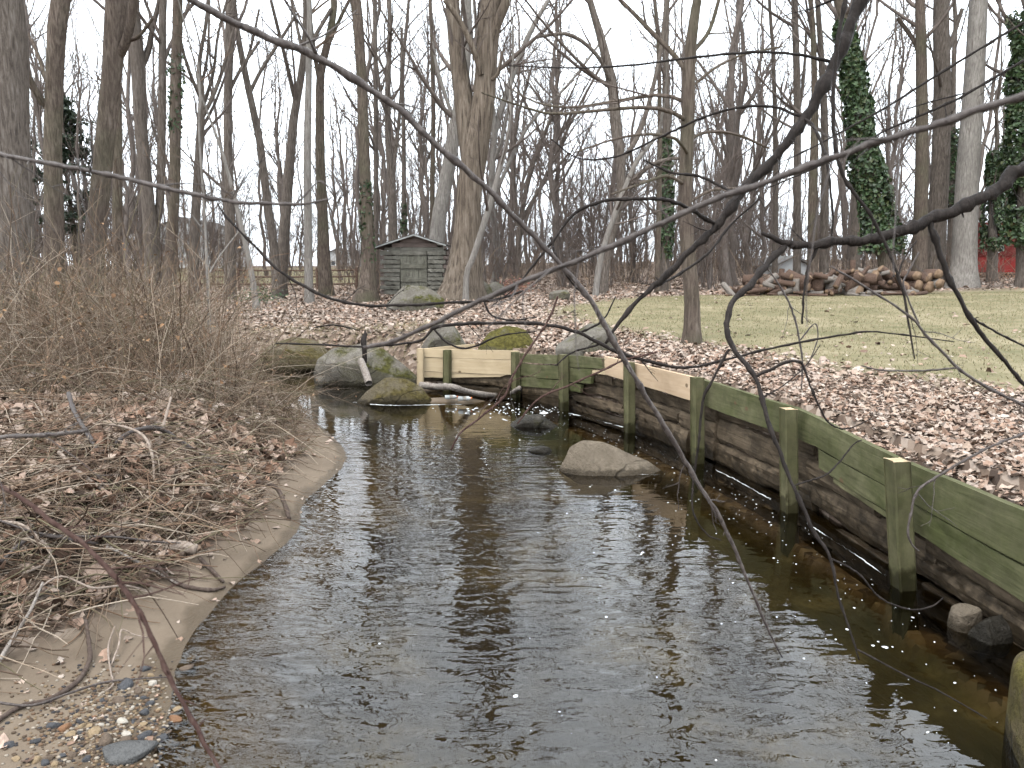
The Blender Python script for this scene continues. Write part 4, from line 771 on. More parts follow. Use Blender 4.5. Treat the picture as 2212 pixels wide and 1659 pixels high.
def wood_tree(x, y, s, rot, k, label, group):
    r = empty('woodland_tree', (x, y, float(ground_z(x, y))-.1), label, 'tree', group); r.rotation_euler = (0, 0, rot); r.scale = (s, s, s*RNG.uniform(.9, 1.15))
    for nm, me in zip(('trunk', 'crown'), PRO[k]): o = bpy.data.objects.new(nm, me); COL.objects.link(o); o.parent = r
taken = [np.array([0, 0])]; cnt = 0; tries = 0
while cnt < 215 and tries < 6000:
    tries += 1; y = 30+62*RNG.uniform()**1.15; px = RNG.uniform(-150, 2360); x = at_y(px, 590, y)[0]
    if y < 46 and 420 < px < 760 and RNG.uniform() < .6: continue
    if 1640 < px < 1780 and y < 55: continue
    if px > 2040 and y < 40: continue
    if min(np.hypot(*(np.array([x, y])-t)) for t in taken) < 1.7: continue
    taken.append(np.array([x, y])); cnt += 1; nearb = y < 45
    wood_tree(x, y, RNG.uniform(.55, 1.15), RNG.uniform(0, 6.3), int(RNG.integers(9)), ('bare grey tree in the nearer woods ' if nearb else 'bare tree far back in the woods ')+where(px), ('nearer woods trees ' if nearb else 'far woods trees ')+where(px))

# understory: slender many-stemmed saplings that fill the woods with fine twigs
UND = []
for s in range(5):
    rng = np.random.default_rng(520+s); m = 7; P = np.zeros((m, 7, 3)); a = rng.uniform(0, 6.28, m); d = nrm(np.stack([np.cos(a)*.28, np.sin(a)*.28, np.ones(m)], 1)); L = rng.uniform(3.5, 7.5, m); P[:, 0] = rng.normal(size=(m, 3))*[.25, .25, 0]
    for j in range(1, 7): d = nrm(d+rng.normal(size=(m, 3))*.09+[0, 0, .04]); P[:, j] = P[:, j-1]+d*(L/6)[:, None]
    R = (L*.006)[:, None]*np.linspace(1, .25, 7)[None]; tb, cb = MB(), MB(); tb.add(*tubes(P, R, 5))
    L2, R2 = grow(P, R, 12, .12, .98, .32, .7, 5, .3, .22, rng, .6, .3, (.006, .02)); cb.add(*tubes(L2, R2, 3)); L3, R3 = grow(L2, R2, 6, .1, .98, .45, .7, 4, .2, .25, rng, .6, .4, (.004, .008)); cb.add(*tubes(L3, R3, 3)); L4, R4 = grow(L3, R3, 5, .1, .98, .5, .7, 3, .1, .25, rng, .6, .5, (.004, .006)); cb.add(*tubes(L4, R4, 3))
    t_ = tb.build('stems', M['bark_far']); c_ = cb.build('crown', M['twig_far']); UND.append((t_.data, c_.data)); bpy.data.objects.remove(t_); bpy.data.objects.remove(c_)
for i in range(230):
    y = 27+55*RNG.uniform(); px = RNG.uniform(-80, 2290); x = at_y(px, 590, y)[0]
    if y < 37 and (px > 1560 or 330 < px < 780): continue
    if 1650 < px < 1770 and y < 46: continue
    r = empty('understory_sapling', (x, y, float(ground_z(x, y))-.05), 'many stemmed bare sapling clump '+where(px), 'sapling', 'sapling clumps '+where(px)); r.rotation_euler = (0, 0, RNG.uniform(0, 6.3)); q = RNG.uniform(.7, 1.25); r.scale = (q, q, q)
    for nm, me in zip(('stems', 'crown'), UND[i % 5]): o = bpy.data.objects.new(nm, me); COL.objects.link(o); o.parent = r
# ------------------------------------------------------------------ branches hanging into the view
def twig_tube(mb, pts, seed, sides=7, ext=False, n=None):
    """pts rows (px, py, width, distance)"""
    P = np.array([[*at_d(a, b, d), w*d/FPX/2] for a, b, w, d in pts])
    n = n or max(10, len(P)*6); S = spline(P, n); r = np.random.default_rng(seed)
    kk = r.normal(size=(max(n//4, 3), 3)); lowf = np.stack([np.interp(np.linspace(0, 1, n), np.linspace(0, 1, len(kk)), kk[:, c_]) for c_ in range(3)], 1); S[1:-1, :3] += (r.normal(size=(n-2, 3))*.16+lowf[1:-1]*.3)*S[1:-1, 3:4]; R = S[:, 3]*(1+.10*r.normal(size=n)); 
    for i in range(3, n-1, int(r.integers(5, 8))): R[i] *= 1.3
    if ext:                                             # runs on outside the view
        q = np.linspace(1.3, .1, 9)[:, None]; E_ = S[0, :3]+nrm(S[0, :3]-S[2, :3])*q+np.array([0, -.1, .25])*q*q; S = np.vstack([np.hstack([E_, S[0, 3]*(1+.25*q)]), S]); R = np.concatenate([S[:9, 3], R]); n += 9
    V, Q = tubes(S[None, :, :3], np.maximum(R, .0006)[None], sides); base = len(V)
    V = np.vstack([V, S[:1, :3], S[-1:, :3]]); T = [(j, base, (j+1) % sides) for j in range(sides)]+[((n-1)*sides+j, (n-1)*sides+(j+1) % sides, base+1) for j in range(sides)]
    mb.add(V, Q, T); return S
def branch(label, main, kids=(), mat='wet_bark', kmat=None, seed=1, d0=1.3, name='branch', spurs=5, cat='branch', slim=.88):
    def full(l, dd): return [(p[0], p[1], p[2]*slim, (p[3] if len(p) > 3 else dd)) for p in l]
    mp = full(main, d0); a = at_d(mp[0][0], mp[0][1], mp[0][3]); root = empty(name, a, label, cat); rng = np.random.default_rng(seed)
    mb = MB(); e0 = mp[0]; S = twig_tube(mb, mp, seed, 9, e0[0] < 0 or e0[0] > 2212 or e0[1] < 0)
    for _ in range(spurs):                                          # short spurs and buds along it
        i = int(rng.integers(2, len(S)-2)); d = nrm(nrm(S[i+1, :3]-S[i, :3])+1.2*rng.normal(size=3)); L = min(rng.uniform(3, 9)*S[i, 3], rng.uniform(.012, .03))
        Pp = np.stack([S[i, :3], S[i, :3]+d*L*.6, S[i, :3]+d*L]); mb.add(*tubes(Pp[None], (min(S[i, 3]*.4, .0035)*np.array([1, .8, .35]))[None], 5))
    part('stem', mb, M[mat], root)
    ns = 7 if spurs > 5 else 4; C0 = S[None, :, :3]; R0 = S[None, :, 3]; ln = .16/max(np.linalg.norm(np.diff(S[:, :3], axis=0), axis=1).sum(), .1)   # fine side shoots
    A1, B1 = grow(C0, R0, ns, .12, .9, ln, .9, 7, -.1, .28, rng, .45, .35, (.0009, .0022)); A2, B2 = grow(A1, B1, 2, .3, .9, .5, .8, 5, 0, .25, rng, .7, .4, (.0007, .0013)); sb = MB(); sb.add(*tubes(A1, B1, 5)); sb.add(*tubes(A2, B2, 4)); tag(part('side_shoots', sb, M[kmat or mat], root), kind='stuff')
    for j, k in enumerate(kids):
        kb = MB(); twig_tube(kb, full(k, d0), seed*31+j, 6); part('twig', kb, M[kmat or mat], root)
    return root
branch('long dark branch crossing diagonally from top left down to the water', [(380,-18,15,1.15),(520,55,17,1.2),(690,128,18,1.25),(850,225,16,1.3),(940,310,15,1.32),(1075,425,14,1.36),(1090,442,14,1.37),(1180,540,12,1.4),(1280,660,13,1.43),(1330,745,13,1.45),(1420,895,12,1.5),(1500,1030,10.5,1.55),(1560,1130,9,1.58),(1610,1240,8,1.6),(1660,1360,6,1.63),(1690,1420,3,1.65)],
  [[(690,126,8,1.25),(665,80,6.5,1.22),(630,25,6,1.2),(600,-30,5,1.18)],[(1500,1035,4,1.55),(1540,1100,3,1.56),(1548,1130,2,1.57)]], mat='shoot', seed=1, spurs=9)
branch('thick dark limb curving down from the top right to mid view', [(1892,-40,36,2.2),(1842,60,35,2.2),(1802,145,34,2.2),(1752,232,31,2.2),(1682,332,28,2.2),(1602,422,25,2.2),(1545,490,22,2.2),(1470,562,18,2.2),(1392,640,14,2.2),(1340,692,11,2.2),(1308,742,7,2.2)],
  [[(1790,132,10,2.2),(1722,118,8,2.15),(1640,112,7,2.1),(1500,124,6,2.0),(1300,147,5,1.95),(1098,142,3,1.9)],
   [(1728,250,9,2.2),(1665,231,8,2.25),(1580,236,7,2.3),(1500,262,6.5,2.35),(1420,300,6,2.4),(1330,338,5,2.45),(1250,342,4,2.5),(1190,300,3,2.5)],
   [(1735,252,9,2.2),(1762,282,8,2.15),(1785,340,8,2.1),(1793,410,7,2.1),(1800,470,6,2.1),(1796,512,5,2.1)],
   [(1545,485,12,2.2),(1480,446,11,2.1),(1400,428,10,2.0),(1310,434,9,2.0),(1240,462,8,2.0),(1195,520,7,2.0),(1155,572,6,2.0),(1110,625,4,2.0),(1062,660,3,2.0)],
   [(1190,512,7,2.0),(1205,560,6.5,2.0),(1235,610,6,2.05),(1275,650,5,2.1),(1300,690,4,2.1)],
   [(1600,428,9,2.2),(1555,400,8,2.3),(1500,378,7,2.35),(1450,372,6,2.4),(1390,345,4,2.4)],
   [(1400,628,7,2.2),(1460,596,7,2.3),(1530,545,7,2.35),(1575,490,6,2.4),(1640,430,5,2.4)],
   [(1600,410,7,2.2),(1690,385,6,2.3),(1800,345,5,2.5),(1900,300,4,2.7)]], seed=2, spurs=12, slim=.78)
branch('blurred near branch sweeping from the right edge down to centre left', [(2300,170,24,.62),(2200,208,21,.63),(2080,248,19,.64),(1900,303,18.5,.66),(1700,375,17,.68),(1590,415,16,.69),(1450,475,15,.7),(1330,530,14,.71),(1180,590,13,.72),(1050,645,12.5,.73),(930,702,11.5,.74),(850,738,10.5,.75),(786,752,10,.755)],
  [[(1450,476,5,.7),(1430,455,4,.7),(1424,440,3,.7)]], mat='shoot', seed=3, spurs=6)
branch('grey branch reaching in from the right edge with drooping twigs', [(2330,290,42,2.0),(2212,366,37,2.0),(2130,420,33,2.0),(2040,462,29,2.0),(1950,495,28,2.0),(1860,516,24,2.0),(1760,528,22,2.0),(1700,526,18,2.0),(1668,513,12,2.0),(1645,503,8,2.0)],
  [[(1696,532,20,2.0),(1640,592,18,1.95),(1585,655,16,1.9),(1569,705,14,1.87),(1580,748,13.5,1.85),(1630,812,12.5,1.8),(1648,860,12,1.78),(1665,925,11,1.75),(1700,1020,10,1.72),(1718,1062,10,1.7),(1758,1150,9,1.68),(1790,1202,8,1.66),(1815,1300,6,1.64),(1856,1425,4,1.62)],
   [(1575,755,8,1.86),(1545,810,7,1.86),(1520,860,7,1.87),(1510,950,6,1.88),(1495,1060,5,1.9),(1500,1112,5,1.9),(1528,1155,4,1.9),(1558,1167,3,1.9)],
   [(1632,815,8,1.8),(1690,785,8,1.8),(1725,779,8,1.8),(1740,803,7,1.8),(1762,860,6,1.8),(1790,912,5,1.8),(1830,926,4,1.8),(1880,905,3,1.8)],
   [(1718,1048,5,1.7),(1780,1027,5,1.72),(1812,1000,5,1.74),(1842,962,4,1.76),(1862,950,3,1.76)],
   [(1790,1204,5,1.66),(1850,1236,5,1.67),(1900,1290,5,1.68),(1962,1316,4.5,1.69),(2012,1310,4,1.7),(2038,1290,3,1.7)],
   [(1850,1402,5,1.62),(1950,1455,4.5,1.6),(2040,1500,4,1.58),(2132,1552,3,1.56)],
   [(2010,480,17,2.0),(2030,550,15,2.0),(2060,622,14,2.0),(2110,702,12,2.0),(2160,770,11,2.0),(2240,860,9,2.0)],[(2102,688,7,2.0),(2160,722,6,2.0),(2230,755,5,2.0)],
   [(1765,535,10,2.0),(1745,580,8,2.0),(1735,640,6,2.0),(1733,700,5,2.0)],[(1640,862,5,1.78),(1690,835,4,1.8),(1740,790,4,1.85),(1772,745,3,1.9)]], seed=4, spurs=9, slim=.8)
branch('slim dark twig hanging from the top right past the ivied trunk', [(1832,-20,11),(1812,75,10),(1803,160,9),(1803,300,9),(1822,382,9),(1863,438,8),(1900,498,8),(1938,590,7),(1956,650,6),(1965,705,5),(1976,776,3)], [[(1940,596,5),(1952,560,4.5),(1980,520,4)]], d0=1.7, seed=5)
branch('thin brown twig arching down across the lawn at right', [(1795,575,4),(1860,615,5),(1967,684,6),(2010,735,6),(2069,793,7),(2130,835,7),(2240,890,7)], [[(2069,795,5),(1990,800,4.5),(1910,800,4),(1860,790,3)],[(1985,700,4),(1952,620,4.5),(1960,590,4),(1985,545,4)]], mat='shoot', d0=1.5, seed=6, name='twig_branch')
branch('smooth grey shoot entering from the left edge above the brambles', [(-40,325,10),(0,333,10.5),(150,361,11),(330,398,11),(480,431,10),(620,441,8),(670,438,7),(716,428,4)], [[(640,440,5),(665,415,4),(690,392,4),(705,400,3)]], mat='shoot', d0=.85, seed=7, spurs=9)
branch('thin drooping twig curving in front of the shed and boulders', [(470,440,5),(500,480,5.5),(553,535,6),(590,575,6.5),(665,624,7),(740,652,7),(830,661,7),(965,655,7),(1078,645,6),(1130,628,4)], [[(1046,652,5),(1060,680,4.5),(1100,692,4),(1160,685,3)]], d0=2.2, seed=8)
branch('reddish shoot slanting through the lower left corner', [(-30,1030,10,.95),(0,1050,10.5,.94),(60,1086,11,.93),(180,1180,11.5,.9),(260,1262,12,.88),(310,1340,12,.86),(370,1470,11.5,.84),(420,1560,11,.83),(490,1690,10,.82)], mat='red_shoot', seed=9, spurs=14)
branch('short blunt twig poking in from the left edge', [(-40,948,10),(0,945,10),(100,938,10),(189,929,9)], mat='shoot', d0=.9, seed=10, spurs=3)
branch('fine twig dangling over the water before the yellow boards', [(974,973,4),(996,934,4.5),(1041,900,5),(1089,855,5.5),(1108,812,5.5),(1138,762,5),(1180,700,5),(1205,640,5)], mat='red_shoot', d0=2.3, seed=11)
branch('fine twig hanging over the dark foam ringed rock', [(1117,916,4),(1161,863,4.5),(1228,833,5),(1303,799,5),(1350,778,5),(1420,760,5)], mat='red_shoot', d0=2.4, seed=12)
branch('wandering dark twig running level above the wall boards', [(596,742,4,2.6),(700,745,4.5,2.6),(790,749,5,2.6),(860,744,6,2.6),(915,732,6.5,2.6),(938,709,7.5,2.6),(1033,699,8,2.55),(1168,700,8.5,2.5),(1247,718,9,2.5),(1326,757,9,2.5),(1400,780,8,2.5),(1475,794,7,2.5),(1560,779,6,2.5),(1700,745,5.5,2.5),(1850,719,5,2.5),(1925,720,3.5,2.5),(2060,738,2.5,2.5)],
  [[(938,712,5,2.6),(965,740,5,2.6),(1010,752,4.5,2.6),(1080,725,4,2.6),(1160,715,3,2.6)],[(1250,720,5,2.5),(1290,700,5,2.5),(1310,680,4,2.5),(1330,640,3,2.5)],[(1300,742,5,2.5),(1240,760,4.5,2.5),(1200,790,3,2.5)]], seed=13)
branch('straight thin twig crossing the upper right corner highest', [(2260,22,6),(2212,50,6),(2013,169,6),(1901,240,5),(1788,302,4),(1700,345,3)], d0=2.8, seed=14, spurs=12)
branch('straight thin twig crossing the upper right corner below another', [(2260,105,7),(2212,131,7),(2088,202,6.5),(1976,255,6),(1901,288,5),(1800,345,4),(1660,405,3)], [[(2088,202,4),(2030,215,3.5),(1960,235,3)]], d0=2.7, seed=15, spurs=12)
branch('small forked twig over the near wall boards', [(2270,920,6),(2212,935,6),(2120,975,6),(2040,1020,6),(1985,1058,6),(1970,1100,5.5),(1960,1150,5),(1972,1180,4),(1985,1190,3)], mat='shoot', d0=1.6, seed=16)
branch('thin drooping twig with side shoots before the lawn centre', [(1640,560,3),(1680,610,4),(1715,680,4.5),(1728,740,4.5),(1733,790,4),(1731,840,3)], [[(1728,735,3.5),(1760,700,3.5),(1766,730,3),(1752,775,3)]], mat='shoot', d0=2.6, seed=17)

# ------------------------------------------------------------------ sticks, driftwood and litter on the banks
def stick(label, pts, mat='shoot', lift=.02, seed=1, name='stick', cat='stick', zs=None, capmat=None):
    Q = []
    for j, p in enumerate(pts):
        q = on_ground(p[0], p[1], lift if len(p) < 4 else p[3]); Q.append([*q, p[2]*depth_of(q)/FPX/2])
    Q = np.array(Q); n = max(9, len(Q)*4); S = spline(Q, n); r = np.random.default_rng(seed); R = S[:, 3]*(1+.10*r.normal(size=n)); s = 8; mb = MB()
    V, F = tubes(S[None, :, :3], R[None], s); V = np.vstack([V, S[:1, :3], S[-1:, :3]]); b = n*s
    mb.add(V, F, [(j, b, (j+1) % s) for j in range(s)]+[((n-1)*s+j, (n-1)*s+(j+1) % s, b+1) for j in range(s)]); loc = S[0, :3]
    return tag(mb.build(name, M[mat], loc), label, cat)
SX = .3437
def z7(l): return [(a*SX, 1106+b*SX, *r) for a, b, *r in l]
def z4(l): return [(a*.375, 553+b*.375, *r) for a, b, *r in l]
stick('grey brown stick leaning in the leaf bank near left', z4([(395,790,9,.22),(430,900,9,.14),(520,1050,10,.06),(600,1190,10,.02)]), 'shoot', seed=21)
stick('straight pale broken stick standing in the leaf bank', z4([(985,815,6,.25),(945,960,6,.13),(905,1112,6,.0)]), 'pale_stick', seed=22)
stick('brown arched stick across the leaf bank', z4([(660,1085,8,.03),(760,1010,10,.10),(920,995,11,.12),(1050,1080,11,.08),(1200,1170,10,.04),(1370,1285,8,.03)]), 'shoot', seed=23)
stick('thin pale stick bent in a hook on the leaf bank', z4([(500,965,4,.06),(700,980,5,.12),(830,1040,6,.12),(880,1170,6,.07),(885,1310,5,.02)]), 'pale_stick', seed=24)
stick('pale straight stick lying downhill at left of the leaf bank', z4([(340,1130,9,.06),(450,1240,8,.05),(650,1390,7,.04),(790,1530,6,.02)]), 'pale_stick', seed=25)
stick('dark root bending down to the sand at the bank edge', z4([(1480,1300,8,.12),(1590,1335,9,.10),(1640,1430,9,.05),(1665,1515,10,.01)]), 'stick', seed=26)
stick('short cut log with a pale end in the bank debris', z7([(1030,215,26,.06),(1120,215,27,.06),(1235,235,27,.07)]), 'pale_stick', seed=27, name='cut_log', cat='log')
stick('dark stick curving along the sand below the debris', z7([(960,300,7,.04),(1030,390,10,.03),(1120,450,9,.012),(1200,475,9,.01),(1330,490,8,.01),(1415,470,5,.01)]), 'stick', seed=28)
stick('short dark stick pointing to the water edge', z7([(1255,290,9,.03),(1340,375,9,.015),(1405,440,6,.01)]), 'stick', seed=29)
stick('dark curved stick on sand in the lower left', z7([(540,680,7,.05),(562,850,9,.03),(560,940,10,.015),(480,1070,10,.01),(300,1180,10,.01),(130,1220,11,.01),(-60,1340,12,.01)]), 'stick', seed=30)
stick('long thin grey twig lying over sand and gravel', z7([(-40,1195,6,.02),(200,1215,5.5,.02),(430,1140,5,.02),(650,1072,5,.02),(850,1050,4,.015),(1085,1035,3,.01)]), 'shoot', seed=31)
stick('grey stick slanting up at the lower left edge', z7([(-20,960,9,.03),(100,760,8,.08),(190,620,7,.14),(270,440,5,.2)]), 'drift', seed=32)
stick('thin pale forked twig standing on the sand', z7([(720,720,4,.04),(680,850,4,.03),(695,1000,4,.015),(712,1080,4,.01),(670,1122,4,.01)]), 'pale_stick', seed=33)
stick('thin pale twig bent beside the forked one on sand', z7([(700,960,4,.01),(745,840,4,.03),(765,740,4,.04),(840,770,3,.03),(930,790,3,.01)]), 'pale_stick', seed=34)
stick('long pale bowed cane in the debris at left edge', [(0,1040+85,5,.06),(50,1135,6,.1),(90,1170,7,.12),(108,1190,7,.1),(100,1215,7,.05),(60,1235,7,.02),(0,1260,8,.02)], 'pale_stick', seed=35)
stick('thin brown cane running along the top of the debris', [(0,1125,5,.12),(100,1155,5,.12),(250,1160,5,.12),(330,1170,5,.1),(420,1175,4,.08)], 'shoot', seed=36)
stick('brown stick lying across the debris left of the reddish shoot', [(0,1215,9,.05),(70,1160,9,.1),(150,1165,8,.12),(210,1175,8,.08)], 'shoot', seed=37)
stick('pale stick crossing the lower debris pile', [(60,1290,4,.08),(130,1245,4,.12),(200,1270,5,.1),(270,1265,5,.08),(330,1280,4,.02)], 'pale_stick', seed=38)
stick('grey stick angled along the debris edge above the sand', [(230,1180,6,.1),(290,1210,6,.08),(350,1242,5,.03),(385,1262,4,.02)], 'drift', seed=39)
d_ = stick('weathered grey driftwood limb stranded under the yellow boards', [(908,832,18,.12),(945,836,16,.13),(975,836,15,.13),(1010,846,14,.12),(1050,853,13,.11),(1080,857,14,.1),(1100,853,14,.14),(1122,838,9,.24)], 'drift', .1, 40, 'driftwood', 'driftwood')
mbk = MB(); q0 = wloc(d_)
# leaning dead stub on the big boulder and its fallen pale log
def freestick(label, pts, mat, name='stump', cat='stump', seed=3, sides=9):
    mb = MB(); P = np.array([[*at_y(a, b, Y), w*Y/FPX/2] for a, b, w, Y in pts]); S = spline(P, max(8, len(P)*4)); trunk_tube(mb, S[:, :3], S[:, 3], seed, sides, 0, .1)
    return tag(mb.build(name, M[mat], S[0, :3]), label, cat)
freestick('dark broken stub leaning on the big pale boulder', [(788,784,11,9.75),(787,755,11,9.75),(785,735,13,9.8),(789,722,8,9.85),(788,714,3,9.85)], 'wet_bark')
freestick('pale log section lying down the face of the big boulder', [(779,778,14,9.55),(788,800,16,9.4),(797,828,17,9.2)], 'drift', 'log_piece', 'log', 5)
freestick('bent dead limb lying on leaves above the creek bend', [(868,705,7,12.4),(845,718,6,12.2),(818,722,6,12),(808,740,7,11.8)], 'wet_bark', 'dead_limb', 'limb', 6)
freestick('thin dead limb reaching left over the leaf slope', [(818,722,5,12),(780,715,5,12.1),(720,702,4,12.3),(660,712,3,12.5)], 'wet_bark', 'dead_limb', 'limb', 7)

# plastic bottles
M['plastic'] = plain_mat('plastic', (.55, .57, .56), (.72, .74, .73), 20, .25, .1, .002, .5); M['cap'] = plain_mat('bottle_cap', (.62, .16, .05), (.75, .22, .07), 10, .4, 0); M['labelp'] = plain_mat('label_paper', (.45, .38, .30), (.7, .66, .6), 30, .5, 0)
def bottle(label, px0, px1, py, seed):
    a, b = at_z(px0, py, .075), at_z(px1, py+3, .075); b[1] = a[1]+.03; ax = nrm(b-a); L = np.linalg.norm(b-a); t = np.array([0, .03, .06, .3, .34, .6, .64, .74, .84, .9]); R = L*np.array([.10, .15, .155, .155, .145, .15, .155, .15, .07, .062])
    root = empty('plastic_bottle', a-[0, 0, .03], label, 'bottle'); mb = MB(); V, Q = tubes((a+ax*t[:, None]*L)[None], R[None], 14); V = np.vstack([V, a[None]]); mb.add(V, Q, [(j, 140, (j+1) % 14) for j in range(14)]); body = part('body', mb, M['plastic'], root)
    mb = MB(); t2 = np.array([.885, .89, .97, .975]); V, Q = tubes((a+ax*t2[:, None]*L)[None], (L*np.array([.05, .075, .075, .03]))[None], 14); mb.add(V, Q); part('cap', mb, M['cap'], root)
    mb = MB(); t2 = np.array([.35, .36, .58, .59]); V, Q = tubes((a+ax*t2[:, None]*L)[None], (L*np.array([.15, .158, .158, .15]))[None], 14); mb.add(V, Q); part('paper_label', mb, M['labelp'], root)
bottle('clear plastic bottle stranded left of another behind the driftwood', 961, 988, 858, 1)
bottle('white plastic bottle with orange cap right of another by driftwood', 989, 1019, 861, 2)

# ------------------------------------------------------------------ leaf litter (stuff)
LC = np.array([(.43,.325,.25),(.50,.39,.31),(.38,.265,.20),(.25,.165,.12),(.53,.43,.355),(.50,.37,.295),(.30,.19,.135),(.56,.47,.40),(.43,.335,.275),(.12,.08,.06),(.54,.43,.36),(.40,.27,.20)])
def leaves(mb, x, y, size, rng, cols=LC, lift=.012, tilt=.35, fine=True, zz=None, dark=None):
    m = len(x); z = (ground_z(x, y) if zz is None else zz)+rng.uniform(0, lift, m); n = nrm(np.stack([rng.normal(size=m)*tilt, rng.normal(size=m)*tilt, np.ones(m)], 1)); a = rng.uniform(0, 6.28, m)
    t = nrm(np.cross(n, np.stack([np.cos(a), np.sin(a), 0*a], 1))); b = np.cross(n, t); s = size*np.exp(np.clip(rng.normal(size=m)*.42, -1.2, .62)); P = np.stack([x, y, z], 1)
    c = cols[rng.integers(0, len(cols), m)]*rng.uniform(.75, 1.15, (m, 1)); cu = rng.normal(.12, .22, m); wd = rng.uniform(.32, .55, m); be = rng.normal(0, .25, m)
    if fine:                                               # lobed, curled leaf: rows of left, rib, right
        us = np.array([0, .28, .5, .74, 1.]); prof_ = np.array([.06, .9, .62, .95, .03]); K = len(us); V = np.zeros((m, K, 3, 3)); lg = rng.normal(0, .9, m); tw = rng.normal(0, .5, m)
        for r_ in range(K):
            wL = prof_[r_]*wd*s*rng.uniform(.6, 1.25, m); wR = prof_[r_]*wd*s*rng.uniform(.6, 1.25, m); u = us[r_]-.5; rib = P+t*(u*s)[:, None]+n*(be*s*u*u*2.2+s*.03*rng.normal(size=m))[:, None]
            bb = b*np.cos(tw*u)[:, None]+n*np.sin(tw*u)[:, None]
            V[:, r_, 0] = rib+bb*wL[:, None]+n*(cu*wL*1.3+.06*s*rng.normal(size=m))[:, None]; V[:, r_, 1] = rib; V[:, r_, 2] = rib-bb*wR[:, None]+n*(cu*wR*1.3+.06*s*rng.normal(size=m))[:, None]
        q = np.arange(m)[:, None]*K*3; Q = np.vstack([q+[a_*3+c_, a_*3+c_+1, a_*3+c_+4, a_*3+c_+3] for a_ in range(K-1) for c_ in (0, 1)])
        mb.add(V.reshape(-1, 3), Q, C=np.repeat(c, K*3, 0)); return
    tpl = [(0,0,0),(.3,.9,.3),(.75,.8,.7),(1,0,1),(.7,-.85,.7),(.25,-.8,.3)]; tri = [(0,5,1),(5,4,1),(4,2,1),(4,3,2)]
    V = []
    for (u, w, k) in tpl: V.append(P+t*((u-.5)*s)[:, None]+b*(w*wd*s*.8*rng.uniform(.7, 1.2, m))[:, None]+n*(abs(w)*cu*s+be*s*(u-.5)**2*1.6)[:, None])
    V = np.stack(V, 1).reshape(-1, 3); q = np.arange(m)[:, None]*len(tpl); mb.add(V, T=np.vstack([q+list(tt) for tt in tri]), C=np.repeat(c, len(tpl), 0))
def scatter(n, x0, x1, y0, y1, rng, cond):
    x = rng.uniform(x0, x1, n); y = rng.uniform(y0, y1, n); t = terrain(x, y); k = cond(x, y, t, rng.uniform(size=n)); return x[k], y[k]
rng = np.random.default_rng(5); mb = MB()
lawnf = lambda t, r: r > np.minimum(t[2]*1.0, .985)
rb = lambda x, y, t, r: (~t[3]) & (t[5] > .105) & (x > -.9) & lawnf(t, r) & (x < .8*y+1.0)
x, y = scatter(23000, 1, 5, 1.5, 6.2, rng, rb); leaves(mb, x, y, .039, rng, lift=.014, tilt=.32, zz=np.maximum(ground_z(x, y), .575))
x, y = scatter(27000, -.5, 7, 6.2, 11, rng, rb); leaves(mb, x, y, .05, rng, fine=False, tilt=.32, zz=np.where(x > .4, np.maximum(ground_z(x, y), .45), ground_z(x, y)))
x, y = scatter(42000, -13, 9, 10, 23.5, rng, lambda x, y, t, r: (~t[3]) & (t[0] > .25) & lawnf(t, r) & (np.abs(x) < .75*y)); leaves(mb, x, y, .07, rng, fine=False)
x, y = scatter(22000, -26, 22, 23, 45, rng, lambda x, y, t, r: lawnf(t, r) & (np.abs(x) < .75*y)); leaves(mb, x, y, .12, rng, fine=False)
tag(mb.build('leaf_litter', M['leaf'], smooth=False), 'carpet of dry tan leaves behind the wall and under the trees', 'leaf litter', kind='stuff')
mb = MB()
lb = lambda x, y, t, r: (~t[3]) & (t[1] < r*.9+.05) & (t[0] > .09) & (np.abs(x) < .8*y+.6)
x, y = scatter(5000, -8, -2, 5.6, 12, rng, lb); leaves(mb, x, y, .07, rng, lift=.05, tilt=.6, fine=False)
x, y = scatter(9000, -4.4, -1.0, 1.6, 5.6, rng, lb); leaves(mb, x, y, .062, rng, lift=.05, tilt=.6, cols=LC*np.array([.88, .82, .78]))
x, y = scatter(600, -3, -.9, 1.6, 7, rng, lambda x, y, t, r: (~t[3]) & (t[1] > .3)); leaves(mb, x, y, .032, rng, lift=.004, tilt=.2)
tag(mb.build('bank_leaves', M['leaf'], smooth=False), 'dead brown leaves heaped on the left creek bank', 'leaf litter', kind='stuff')
# ------------------------------------------------------------------ brambles, debris and undergrowth (stuff)
CC = np.array([(.21,.15,.105),(.29,.215,.155),(.13,.09,.065),(.35,.275,.205),(.25,.165,.11),(.17,.145,.09),(.42,.345,.27),(.10,.07,.05)])
def canes(mb, x, y, L, r, rng, rise=(.2, 1.2), curl=.5, n=5, cols=CC, z0=0., sides=3, wig=.18):
    m = len(x); z = ground_z(x, y)+z0; a = rng.uniform(0, 6.28, m); e = rng.uniform(*rise, m); d = np.stack([np.cos(a)*np.cos(e), np.sin(a)*np.cos(e), np.sin(e)], 1); P = np.zeros((m, n, 3)); P[:, 0] = np.stack([x, y, z], 1); l = L*rng.uniform(.5, 1.3, m)
    for j in range(1, n): d = nrm(d+np.array([0, 0, -curl/n])+wig*rng.normal(size=d.shape)); P[:, j] = P[:, j-1]+d*(l/(n-1))[:, None]
    g = ground_z(P[..., 0].ravel(), P[..., 1].ravel()).reshape(m, n); P[..., 2] = np.maximum(P[..., 2], np.maximum(g, 0)+.008)
    rr = (r*rng.uniform(.5, 1.3, m))[:, None]*np.linspace(1, .45, n)[None]; V, Q = tubes(P, rr, sides); mb.add(V, Q, C=np.repeat(cols[rng.integers(0, len(cols), m)]*rng.uniform(.8, 1.15, (m, 1)), n*sides, 0)); return P
rng = np.random.default_rng(8); mb = MB()
def bank(n, cond): return scatter(n, -9, -1.2, 2.5, 13.5, rng, cond)
